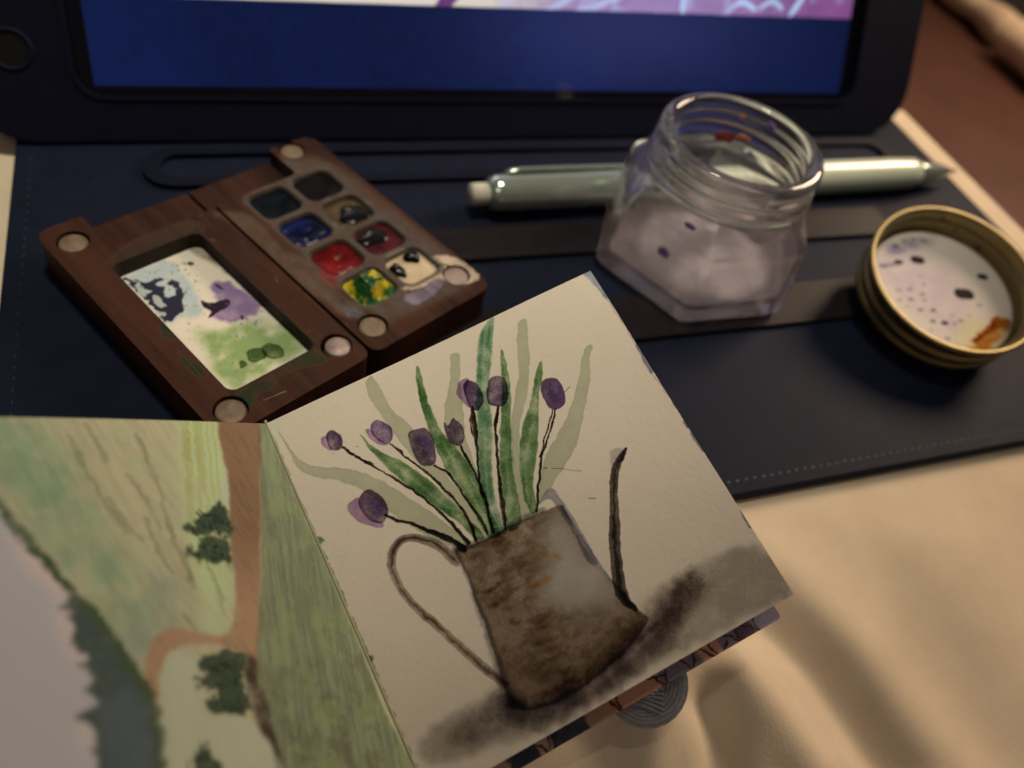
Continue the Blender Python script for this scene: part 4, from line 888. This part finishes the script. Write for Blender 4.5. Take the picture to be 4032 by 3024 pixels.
# ------------------------------------------------------------------ mechanical pencil
def build_pen():
    A, B = Vector((50.9, 126.0, 4.6)), Vector((186.6, 129.4, 4.0))
    ax = (B-A).normalized(); sd = Vector((0, 0, 1)).cross(ax).normalized(); up = ax.cross(sd).normalized()
    NF = lambda x, y, z: A+ax*z+sd*x+up*y
    t = thing('mechanical_pencil', 'mint green mechanical pencil lying behind the glass jar', 'pencil', A-W3(0, 0, 4.6))
    lathe('eraser', [(0, 0), (1.9, 0), (2.25, .3), (2.3, 4.8)], NF, M_RUBBER, t, n=32)
    lathe('end_collar', [(2.4, 3.6), (3.2, 3.9), (3.6, 4.8), (3.85, 5.6), (3.95, 6.6), (3.9, 8)], NF, M_MINTCLEAR, t, n=40)
    lathe('clear_sleeve', [(3.9, 7), (4.0, 9), (4.05, 38), (4.05, 44), (3.9, 45)], NF, M_MINTCLEAR, t, n=48)
    lathe('inner_tube', [(3.0, 6.5), (3.5, 8), (3.5, 46)], NF, M_GREYPL, t, n=36)
    # grip narrowing to the tip
    lathe('barrel', [(3.9, 44.6), (4.0, 45.2), (4.05, 60), (4.05, 112), (4.0, 114), (3.9, 117.5), (3.8, 119.8), (3.4, 120.6), (0, 120.6)], NF, M_MINT, t, n=48)
    for z in (64, 66.5, 69): lathe('grip_ring', [(4.03, z), (4.2, z+.3), (4.2, z+.9), (4.03, z+1.2)], NF, M_MINT, t, n=40)
    lathe('tip_cone', [(3.3, 120.4), (3.1, 122), (2.9, 124.5), (2.4, 126.6), (2.3, 128), (1.6, 130.6), (1.0, 132.6)], NF, M_MINTCLEAR, t, n=36)
    lathe('tip_core', [(1.8, 124.5), (1.2, 128), (.8, 132), (.55, 133.2), (.45, 135.2), (0, 135.4)], NF, M_STEEL, t, n=24)
    # clip along the top
    c = []
    ya = math.radians(60)
    def CF(a, b, zz): return NF(math.cos(ya)*zz-math.sin(ya)*b, math.sin(ya)*zz+math.cos(ya)*b, a)
    prof = [(7.5, 4.0), (8.2, 4.7), (11, 5.05), (20, 5.05), (34, 4.9), (38, 4.8), (39, 4.7)]
    vs, fs = [], []
    for a, h in prof:
        w = 1.5 if a < 30 else 1.25
        vs += [CF(a, -w, h-.7), CF(a, -w, h-.1), CF(a, -w+.3, h+.12), CF(a, w-.3, h+.12), CF(a, w, h-.1), CF(a, w, h-.7)]
    for i in range(len(prof)-1):
        for k in range(6): j = (k+1) % 6; fs.append((i*6+k, i*6+j, (i+1)*6+j, (i+1)*6+k))
    fs += [(0, 1, 2, 3, 4, 5), tuple(range(6*len(prof)-1, 6*len(prof)-7, -1))]
    mesh_obj('clip', vs, fs, M_MINTCLEAR, t)
build_pen()

# ------------------------------------------------------------------ sketchbook
def paint_right():
    c = Canvas(0, 0, PW, PH, 24, (.755, .705, .605), 31)
    hi = (203, 184, 150); lo = (168, 142, 116)
    T = tint
    # faint paper wash
    for P in TRACE['shadow_a'], :
        c.poly(P, T((124, 103, 82), lo), alpha=.95, warp=1.6, soft=.4, var=.4, grain=.25)
    c.poly(TRACE['shadow_b'], T((112, 90, 74), lo), alpha=1.0, warp=1.4, soft=.6, var=.4)
    c.poly(TRACE['shadow_c'], T((120, 96, 76), lo), alpha=.85, warp=1.8, soft=.9, var=.8, grain=.3)
    q = TRACE['shadow_b']
    c.poly([q[0], q[1], q[2], ((q[2][0]+q[3][0])/2, q[3][1]+2.2), q[-1]], T((124, 104, 86), lo), alpha=.4, warp=1.4, soft=.5, var=.5)
    q0 = TRACE['can_bot']; band = [(x+(-.2), y+.5) for x, y in q0]+[(q0[-1][0]+3, q0[-1][1]-1.2), (q0[-1][0]+6.5, q0[-1][1]-2.6)]
    c.stroke(band, [2.6, 2.6, 3.0, 3.4, 4.0, 4.4, 4.2, 3.6, 2.0], T((100, 80, 66), lo), alpha=.85, warp=1.4, soft=.9, var=.5)
    for P in TRACE['ghost']: c.poly(P, T((164, 156, 118), hi), alpha=.95, warp=.5, soft=.05, edge=.22, var=.22)
    for i, P in enumerate(TRACE['leaf']):
        if i == 2:
            c.poly(P, T((112, 132, 92), hi), alpha=.85, warp=.35, soft=.07, edge=.12, var=.8, grain=.45)
        else: c.poly(P, T((98, 116, 66), hi), alpha=.75, warp=.35, soft=.05, edge=.3, var=.6, grain=.35)
        # darker streaks along the leaf
        n = len(P); h = n//2
        a = np.array(P[:h]); b = np.array(P[h:][::-1]); m_ = min(len(a), len(b))
        for f, al in ((.25, .6), (.7, .45)):
            line = a[:m_]*(1-f)+b[:m_]*f
            c.stroke([tuple(x) for x in line[1:]], [.15, .7, .8, .5, .3], T((84, 106, 66), hi), alpha=al*.6, warp=.5, soft=.16, var=.9, dry=.25)
    # can
    c.poly(TRACE['can'], T((118, 98, 78), lo), alpha=.98, warp=.35, soft=.09, edge=.12, var=.4, grain=.45)
    bx, m = c.polymask(TRACE['can'], .35, True, .09); bx2, m2 = c.polymask(TRACE['can_light'], 2.6, True, 1.3)
    full = np.zeros((c.h, c.w)); a_, b_, c_, d_ = bx; full[c_:d_, a_:b_] = m
    f2 = np.zeros((c.h, c.w)); a2, b2, c2, d2 = bx2; f2[c2:d2, a2:b2] = m2
    lt = np.clip(f2, 0, 1)*full
    rust = np.clip((fbm(c.h, c.w, 60, 812, 5)-.40)*3, 0, 1)
    body = full*(1-lt)
    def mulfull(mask, col, al):
        c.rgb *= np.exp(np.log(np.clip(np.array(col), .01, 1))[None, None]*(mask*al)[..., None])
    mulfull(body*(.55+.6*rust), T((104, 78, 54), (150, 128, 104)), .85)
    mulfull(body*np.clip((fbm(c.h, c.w, 30, 90, 5)-.5)*4, 0, 1), T((104, 80, 60), (140, 120, 98)), .6)
    # darker towards the foot and the left side of the painted can
    X, Y = np.meshgrid((np.arange(c.w)+.5)/c.k, (np.arange(c.h)+.5)/c.k)
    low = np.array(TRACE['can_bot'][1]); top_ = np.array(TRACE['can_rim'][1])
    dirv = (low-top_)/np.linalg.norm(low-top_); prog = ((X-top_[0])*dirv[0]+(Y-top_[1])*dirv[1])/np.linalg.norm(low-top_)
    mulfull(full*sstep(.35, 1.05, prog+.12*(c.cloud-.5)), T((114, 94, 78), (150, 128, 104)), .6)
    rimv = np.array(TRACE['can_rim'][-1])-np.array(TRACE['can_rim'][0]); rimv = rimv/np.linalg.norm(rimv)
    keep0 = c.rgb.copy()
    for q in range(120):
        f = RNG.rand(); o = np.array(TRACE['can_rim'][0])*(1-f)+np.array(TRACE['can_bot'][1])*f+rimv*RNG.uniform(0, 11)
        L = RNG.uniform(1.5, 5.5); a0 = o+np.array([0, RNG.normal(0, .2)]); mid = a0+rimv*L*.5+dirv*(.25+.1*L*f); e0 = a0+rimv*L
        c.stroke([tuple(a0), tuple(mid), tuple(e0)], [.1, RNG.uniform(.3, .9), .1], T(((92, 70, 52), (112, 88, 66), (100, 72, 50))[RNG.randint(3)], (150, 128, 104)), alpha=RNG.uniform(.12, .36), warp=.6, soft=.2, var=.9, dry=.2)
    c.rgb = keep0*(1-body[..., None])+c.rgb*body[..., None]
    base = c.rgb.copy()
    gl = np.array([.43, .41, .385])*(1-.25*(c.cloud-.4))[..., None]
    gl = gl*np.clip(1.0-.25*sstep(.35, .8, prog), 0, 1)[..., None]
    c.rgb = base*(1-lt[..., None]*.88)+gl*(lt[..., None]*.88)
    c.poly(TRACE['can_lip'], T((142, 130, 114), hi), alpha=.9, warp=.3, soft=.1, edge=.35)
    D = T((62, 52, 46), lo)
    c.stroke(TRACE['can_rim'], [.9, .7, .6, .5, .3], D, alpha=.6, warp=.4, soft=.3)
    c.stroke(TRACE['can_left'], [.5, .4, .7, .8, 1.3, 1.5], D, alpha=.5, warp=.5, soft=.3)
    c.stroke(TRACE['can_bot'], [.9, .8, .6, .6, .7, .6, .3], T((74, 60, 56), lo), alpha=.7, warp=.5, soft=.3)
    c.stroke(TRACE['can_right'], [.3, .2, .25, .3, .4], T((104, 94, 86), lo), alpha=1.0, warp=.3, soft=.08)
    for P in TRACE['rust']: c.poly(P, T((146, 92, 58), (130, 108, 86)), alpha=1.0, warp=.5, soft=.12)
    c.stroke(TRACE['handle'], [1.0, 1.2, 1.0, .95, 1.0, 1.05, 1.0, .9, 1.0, 1.0, 1.05, 1.0], T((112, 90, 68), lo), alpha=.95, warp=.3, soft=.09, edge=.2, var=.5)
    c.stroke(TRACE['handle'], [.3, .4, .2, .3, .5, .35, .3, .25, .3, .3, .35, .4], T((84, 66, 52), lo), alpha=1.0, warp=.6, soft=.14, var=.6)
    c.stroke(TRACE['spout_shade'], [.5, 1.4, .5], T((158, 144, 122), hi), alpha=.8, warp=.3, soft=.15)
    c.stroke(TRACE['spout'], [.3, .85, .95, 1.05, 1.1, 1.35, 1.4, 1.5, .6], T((92, 76, 60), hi), alpha=1.05, warp=.35, soft=.06, edge=.3, var=.5)
    c.stroke(TRACE['spout'], [.15, .5, .3, .35, .3, .4, .5, .7, .3], T((70, 60, 54), lo), alpha=.9, warp=.7, soft=.12, var=.6)
    # flowers
    PC = [(92, 68, 74), (96, 70, 86), (100, 78, 80), (88, 68, 70), (84, 62, 72), (84, 64, 70), (92, 68, 80), (96, 74, 78)]
    for P in TRACE['petal']: c.poly(P, T((148, 112, 120), hi), alpha=.95, warp=.35, soft=.05, edge=.25, var=.5)
    for P, pc in zip(TRACE['tulip'], PC):
        c.poly(P, T(pc, hi), alpha=.95, warp=.3, soft=.045, edge=.4, var=.6, grain=.3)
        q = np.array(P).mean(0); a = np.array(P)
        c.poly([tuple(q+(x-q)*.62+(.25, .1)) for x in a], T((150, 132, 140), hi), alpha=.5, warp=.9, soft=.22, var=1.0)
    for P, w in TRACE['stem']:
        c.stroke(P, w, (.10, .085, .075), alpha=1.15, warp=.32, soft=.04, var=.5, grain=.5)
        c.stroke([(x+.12, y-.02) for x, y in P], [k*.8 for k in w], (.12, .10, .09), alpha=.9, warp=.55, soft=.03, var=.6, dry=.35)
    for P, w in TRACE['ticks']: c.stroke(P, w, (.12, .10, .10), alpha=.8, warp=.1, soft=.03, dry=.3)
    # torn painted border of the sheet's right edge
    c.poly(TRACE['edge_grey'], T((140, 142, 132), hi), alpha=.9, warp=.6, soft=.12, var=.8)
    c.stroke(TRACE['edge_line'], .10, T((128, 118, 112), hi), alpha=.8, warp=.5, soft=.05, dry=.25)
    for P in TRACE['edge_blob']: c.poly(P, T((120, 108, 106), hi), alpha=.8, warp=.5, soft=.08, edge=.3)
    for _ in range(60):
        x, y = RNG.uniform(1, PW-1), RNG.uniform(1, PH-1)
        c.stroke([(x, y), (x+RNG.uniform(-.08, .08), y+RNG.uniform(-.08, .08))], RNG.uniform(.04, .12), T((150, 132, 104), hi), alpha=.5, soft=.03)
    # green paint that bled over the fold
    c.stroke([(.15, 1.0), (.12, 12), (.2, 25), (.15, 38), (.1, 51)], [.25, .2, .35, .3, .3], T((110, 112, 78), hi), alpha=.8, warp=.6, soft=.08, dry=.1)
    for y, r in ((17.6, .5), (26, .25), (33.6, .4), (8, .2)): c.poly([(0, y-r), (r*1.4, y-r*.4), (r*1.5, y+r*.5), (0, y+r)], T((92, 108, 66), hi), alpha=.95, warp=.5, soft=.1)
    c.poly([(0, -1), (3.0, -.5), (1.8, 1.2), (.6, 3), (0, 4)], T((190, 184, 150), hi), alpha=.8, warp=1, soft=.3)
    c.rgb *= (1+.05*(c.grain-.5)+.05*(c.cloud-.5))[..., None]
    return np.clip(c.rgb, 0, 1)
def paint_left():
    c = Canvas(0, 0, PW, PH+2, 16, (.445, .455, .345), 41)
    T = lambda a: tint(a, (168, 158, 122))
    mix = dict(mode='mix', var=.3)
    B = lambda *a: s2l(a)
    lin = lambda a: tuple(x*y for x, y in zip(tint(a, (206, 178, 142)), (.755, .705, .605)))
    c.poly(TRACE['L_green'], lin((124, 132, 98)), alpha=.8, warp=5, soft=1.6, mode='mix', var=.8)
    c.poly(TRACE['L_grey'], lin((128, 128, 104)), alpha=.8, warp=3, soft=1.2, mode='mix', var=.5)
    # soft directional brushing, roughly down the page
    h, w = c.h, c.w
    yy, xx = np.meshgrid(np.arange(h)/16, np.arange(w)/16, indexing='ij')
    n1 = vnoise(h, w, 9, 5); sh = fbm(h, w, 14, 8, 3)
    g = np.random.RandomState(5).rand(400, 400)
    def samp(u, v):
        u = np.mod(u, 399); v = np.mod(v, 399); ui, vi = u.astype(int), v.astype(int); fu, fv = u-ui, v-vi
        return (g[vi, ui]*(1-fu)+g[vi, (ui+1) % 400]*fu)*(1-fv)+(g[(vi+1) % 400, ui]*(1-fu)+g[(vi+1) % 400, (ui+1) % 400]*fu)*fv
    st = samp((xx+yy*.25)*2.6+sh*2, yy*.32)*.55+samp((xx+yy*.25)*6+50, yy*.9+9)*.45
    c.rgb *= (1+.34*(st-.5))[..., None]
    blot = np.clip((fbm(h, w, 30, 61, 4)-.5)*4, 0, 1)
    c.rgb = c.rgb*(1-.35*blot[..., None])+np.array(lin((146, 150, 108)))*.35*blot[..., None]
    c.poly(TRACE['L_yellow'], lin((166, 166, 118)), alpha=.8, warp=1.6, soft=.6, mode='mix', var=.5)
    c.poly(TRACE['L_right'], lin((134, 132, 98)), alpha=.96, warp=.4, soft=.2, mode='mix', var=.25)
    bx, m = c.polymask(TRACE['L_right'], .4, True, .2); a_, b_, c_, d_ = bx; a_r, b_r, c_r, d_r = bx; m_r = m
    stR = samp((xx-yy*.33)*3.2+sh*2+99, yy*.28+33)*.8+samp((xx-yy*.33)*8+20, yy*1.1+5)*.2
    y_ = yy[c_:d_, a_:b_]; k = m*np.clip((stR[c_:d_, a_:b_]-.46)*2.2, 0, 1)
    c.rgb[c_:d_, a_:b_] = c.rgb[c_:d_, a_:b_]*(1-k[..., None]*.6)+np.array(lin((104, 94, 68)))*k[..., None]*.6
    k = m*np.clip((.46-stR[c_:d_, a_:b_])*2.2, 0, 1)
    c.rgb[c_:d_, a_:b_] = c.rgb[c_:d_, a_:b_]*(1-k[..., None]*.5)+np.array(lin((158, 162, 118)))*k[..., None]*.5
    bb = m*sstep(20, 40, y_)*np.clip((fbm(h, w, 24, 71, 4)[c_:d_, a_:b_]-.42)*4, 0, 1)
    c.rgb[c_:d_, a_:b_] = c.rgb[c_:d_, a_:b_]*(1-bb[..., None]*.5)+np.array(lin((98, 84, 56)))*bb[..., None]*.5
    yl = m*np.clip((fbm(h, w, 40, 93, 3)[c_:d_, a_:b_]-.48)*5, 0, 1)
    c.rgb[c_:d_, a_:b_] = c.rgb[c_:d_, a_:b_]*(1-yl[..., None]*.45)+np.array(lin((150, 152, 92)))*yl[..., None]*.45
    for P in TRACE['L_light']: c.poly(P, lin((166, 158, 128)), alpha=.8, warp=1.4, soft=.5, mode='mix')
    for i, P in enumerate(TRACE['L_streak']):
        col = (146, 122, 74) if i < 3 else (112, 108, 78)
        c.stroke(P, [.15, .5 if i < 3 else .4, .2], T(col), alpha=.6, warp=1.0, soft=.3)
    for k in range(5):
        a = np.array(TRACE['L_yellow']); u = .2+.15*k
        c.stroke([tuple(a[0]*(1-u)+a[1]*u), tuple(a[11-1]*(1-u)+a[2]*u), tuple(a[9]*(1-u)+a[4]*u)], [.4, .3, .15], T((150, 140, 80)), alpha=.5, warp=.8, soft=.15)
    # path
    c.poly(TRACE['L_path'], lin((154, 114, 82)), alpha=1, warp=.7, soft=.16, mode='mix', var=.25)
    bx, m = c.polymask(TRACE['L_path'], .7, True, .16); a_, b_, c_, d_ = bx; y_ = yy[c_:d_, a_:b_]
    tone = m*sstep(27, 14, y_)
    c.rgb[c_:d_, a_:b_] = c.rgb[c_:d_, a_:b_]*(1-tone[..., None]*.75)+np.array(lin((108, 76, 52)))*tone[..., None]*.75
    k = m*np.clip((st[c_:d_, a_:b_]-.5)*3, 0, 1); c.rgb[c_:d_, a_:b_] *= (1-.22*k)[..., None]
    c.poly(TRACE['L_dark'], lin((66, 46, 34)), alpha=.9, warp=1.0, soft=.25, mode='mix', dry=.2)
    for i, P in enumerate(TRACE['L_bush']):
        c.poly(P, lin((44, 54, 38)), alpha=.97, warp=2.0, soft=.1, mode='mix', var=.1)
        a = np.array(P); q = a.mean(0)
        for _ in range(34):
            s0 = a[RNG.randint(len(a))]*.5+q*.5+RNG.normal(0, .45, 2)
            c.stroke([tuple(s0), tuple(s0+RNG.normal(0, .35, 2))], RNG.uniform(.15, .4), lin((58, 72, 46) if RNG.rand() < .5 else (34, 40, 30)), alpha=.7, mode='mix', warp=.3, soft=.07)
    c.poly(TRACE['L_sky'], lin((162, 149, 142)), alpha=1, warp=.6, soft=.3, mode='mix', var=.04)
    for P in TRACE['L_cloud']: c.poly(P, lin((186, 158, 146)), alpha=.8, warp=2, soft=.6, mode='mix')
    c.poly(TRACE['L_trees'], lin((62, 68, 58)), alpha=1, warp=1.2, soft=.16, mode='mix', var=.12)
    q = np.array(TRACE['L_trees']); ctr = q[4]*.45+q[10]*.55
    c.poly([tuple(ctr+(-1.8, -3.5)), tuple(ctr+(1.4, -1)), tuple(ctr+(1.6, 4)), tuple(ctr+(-1.5, 5)), tuple(ctr+(-2.5, 1))], lin((76, 80, 80)), alpha=.8, warp=1.5, soft=.6, mode='mix')
    c.stroke(TRACE['L_horizon'], [.7, 1.0, 1.2, 1.0, .9, .8, .9, .9, .9, 1.0], lin((62, 72, 42)), alpha=.9, mode='mix', warp=.9, soft=.3)
    c.rgb *= (1+.08*(c.grain-.5))[..., None]
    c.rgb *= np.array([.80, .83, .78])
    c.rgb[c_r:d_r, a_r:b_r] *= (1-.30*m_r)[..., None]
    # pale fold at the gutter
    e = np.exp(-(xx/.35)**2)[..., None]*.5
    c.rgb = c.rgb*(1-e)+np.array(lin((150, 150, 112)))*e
    return np.clip(c.rgb, 0, 1)
def build_book():
    t = thing('sketchbook', 'small open watercolour sketchbook with purple tulips in a can on the right page', 'sketchbook', P0)
    def RF(s, t_, n_): return P0+EX*s+EY*t_+EN*n_
    def LF(s, t_, n_): return P0+LD_*s+EY*t_+LN*n_
    M_R = image_mat('tulip_painting', image('tulip_painting', paint_right()), rough=.88, spec=.12, bump=[(1500, .4, .07), (300, .2, .12)])
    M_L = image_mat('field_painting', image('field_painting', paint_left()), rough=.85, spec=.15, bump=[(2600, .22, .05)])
    def sheet(name, F, mat, w, h, z, bend, thick, par, n=28, hh=None):
        verts, faces, uv = [], [], []
        hh = hh or h
        for j in range(n+1):
            for i in range(n+1):
                s, q = i/n, j/n; verts.append(F(s*w, q*h, z+bend(s, q))); uv.append((s, 1-q*h/hh))
        N = len(verts)
        for j in range(n+1):
            for i in range(n+1):
                s, q = i/n, j/n; verts.append(F(s*w, q*h, z-thick+bend(s, q))); uv.append((s, 1-q*h/hh))
        for j in range(n):
            for i in range(n):
                k = j*(n+1)+i; faces.append((k, k+1, k+n+2, k+n+1)); faces.append((N+k, N+k+n+1, N+k+n+2, N+k+1))
        edge = [i for i in range(n+1)]+[j*(n+1)+n for j in range(1, n+1)]+[n*(n+1)+i for i in range(n-1, -1, -1)]+[j*(n+1) for j in range(n-1, 0, -1)]
        for a in range(len(edge)): b = (a+1) % len(edge); faces.append((edge[a], edge[b], N+edge[b], N+edge[a]))
        return mesh_obj(name, verts, faces, mat, par, uv=uv, sharp=50)
    bR = lambda s, q: -.25*math.sin(math.pi*s)*(.4+q*.6)+.16*math.sin(q*5+1)*s+.09*math.sin(s*9+q*4)+.07*math.sin(q*11-s*6)
    z0 = 0
    sheet('painted_page', RF, M_R, PW, PH, 0, bR, .22, t)['label'] = 'cream page painted with purple tulips in a rusty watering can'
    # sheets beneath, slightly inset
    for k, (ins, tt, zz, th) in enumerate(((.35, .25, -.9, .45), (.6, .4, -1.9, .5), (.9, .5, -2.9, .5))):
        f = lambda s, q, zz=zz: -.15*math.sin(math.pi*s)*.5+zz*min(1, s*5)-.2
        F2 = lambda s, q, n_, tt=tt: RF(s, q, n_)
        sheet('page', RF, M_PAGEEDGE, PW-ins, PH-tt, 0, f, th, t, n=12)
    bL = lambda s, q: .9*math.sin(math.pi*min(1, s*1.2))*.25
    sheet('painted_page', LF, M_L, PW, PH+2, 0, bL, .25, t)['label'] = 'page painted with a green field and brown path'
    # gutter bead of old paint
    c = [P0+EY*(y-.4)+(EX+LD_)*(-.02)+EN*.02+W3(0, 0, .05) for y in np.linspace(0, PH, 30)]
    tube('gutter_fold', c, .22, basic('gutter_paint', (.34, .34, .24), (.22, .25, .14), rough=.85, nscale=400), t, n=8)
    # patterned cloth cover
    cw, ch = 49.2, 53.2
    cc = Canvas(-1, -1, 49, 53, 12, (.30, .26, .30), 51)
    x = 0.0
    bands = [(0, 4.6, (120, 104, 92)), (4.6, 9.5, (122, 104, 94)), (9.5, 13.5, (34, 38, 48)), (13.5, 15.3, (130, 108, 98)), (15.3, 20.3, (30, 32, 40)), (20.3, 25.0, (124, 92, 78)), (25.0, 30.6, (136, 100, 84)), (30.6, 34.6, (88, 82, 92)), (34.6, 36.4, (86, 80, 92)), (36.4, 39.6, (142, 108, 90)), (39.6, 42.0, (94, 88, 98)), (42.0, 44.4, (62, 52, 66)), (44.4, 50, (112, 108, 126))]
    for a, b, col in bands:
        for row in range(6):
            y0 = -2+row*9.2; sh_ = (row-5)*6.5
            cc.poly([(a+sh_, y0), (b+sh_, y0), (b+sh_, y0+9.2), (a+sh_, y0+9.2)], tuple(v*2.0 for v in s2l(col)), mode='mix', warp=1.0, soft=.06, smooth=False, var=.15)
    for k in range(70):
        u, v = RNG.uniform(0, 48), RNG.uniform(0, 53)
        cc.stroke([(u, v), (u+RNG.uniform(-2, 2), v+RNG.uniform(-2, 2)), (u+RNG.uniform(-3, 3), v+RNG.uniform(-1, 3))], .3, (.06, .03, .03), mode='mix', warp=1.2, soft=.06)
    for u in (44.2, 41.4, 37.9, 34.7, 30.7, 24.4, 14.4):
        w_ = RNG.uniform(-.5, .5, 6)
        cc.stroke([(u-.9+w_[0], 51.0), (u-.3, 52.0+w_[1]), (u+.4+w_[2], 53.0), (u+.5+w_[3], 51.6), (u+.9+w_[4], 50.4)], .3, (.07, .03, .025), mode='mix', warp=.9, soft=.06)
    # script loops near the fold
    for u in (5.0, 2.6, .4):
        cc.stroke([(u-.9, 51.4), (u-.2, 51.0), (u+.4, 51.7), (u-.3, 52.5), (u-1.0, 52.0), (u-.5, 51.3), (u+.9, 52.6)], .33, (.075, .03, .022), mode='mix', warp=.2, soft=.05, var=0)
    cim = image('cover_pattern', np.clip(cc.rgb, 0, 1)[::-1])
    cm = image_mat('patterned_cover_cloth', cim, rough=.85, spec=.15, bump=[(4200, .5, .08)])
    o = plate('back_cover', rrect(-.8, -.8, 48.2, 52.9, .5, 4), -5.9, -4.3, RF, cm, t, uvbox=(-1, -1, 49, 53)); bevel(o, .25, 3)
    o = plate('front_cover', rrect(-.8, -.8, 49.4, 52.6, .5, 4), -3.6, -2.2, LF, cm, t, uvbox=(-1, -1, 50, 53)); bevel(o, .25, 3)
    # coiled elastic that hangs out below the cover
    cs, ct = 30.2, 52.4
    for k in range(8):
        pts = []
        r = 2.3+.44*k
        for i in range(17):
            a = math.radians(-35+225*i/16)
            pts.append(RF(29.2+r*math.cos(a)*.98, 51.6+r*math.sin(a)*.98, -6.6-1.5*math.sin(math.pi*k/9)*0-.9*abs(k-5.5)*.35))
        tube('elastic_cord', pts, .27, M_CORD, t, n=8)
    for k in range(7):
        pts = []
        for i in range(11):
            f = i/10; x = 24.9+.62*k+(4.3-.5*k)*f+.2*k*f; y = 51.6+.1*k+(4.4-.62*k)*f**1.3
            pts.append(RF(x, y, -5.9-.08*(6-k)-.2*f))
        tube('elastic_cord', pts, .22, M_CORD, t, n=8)
build_book()
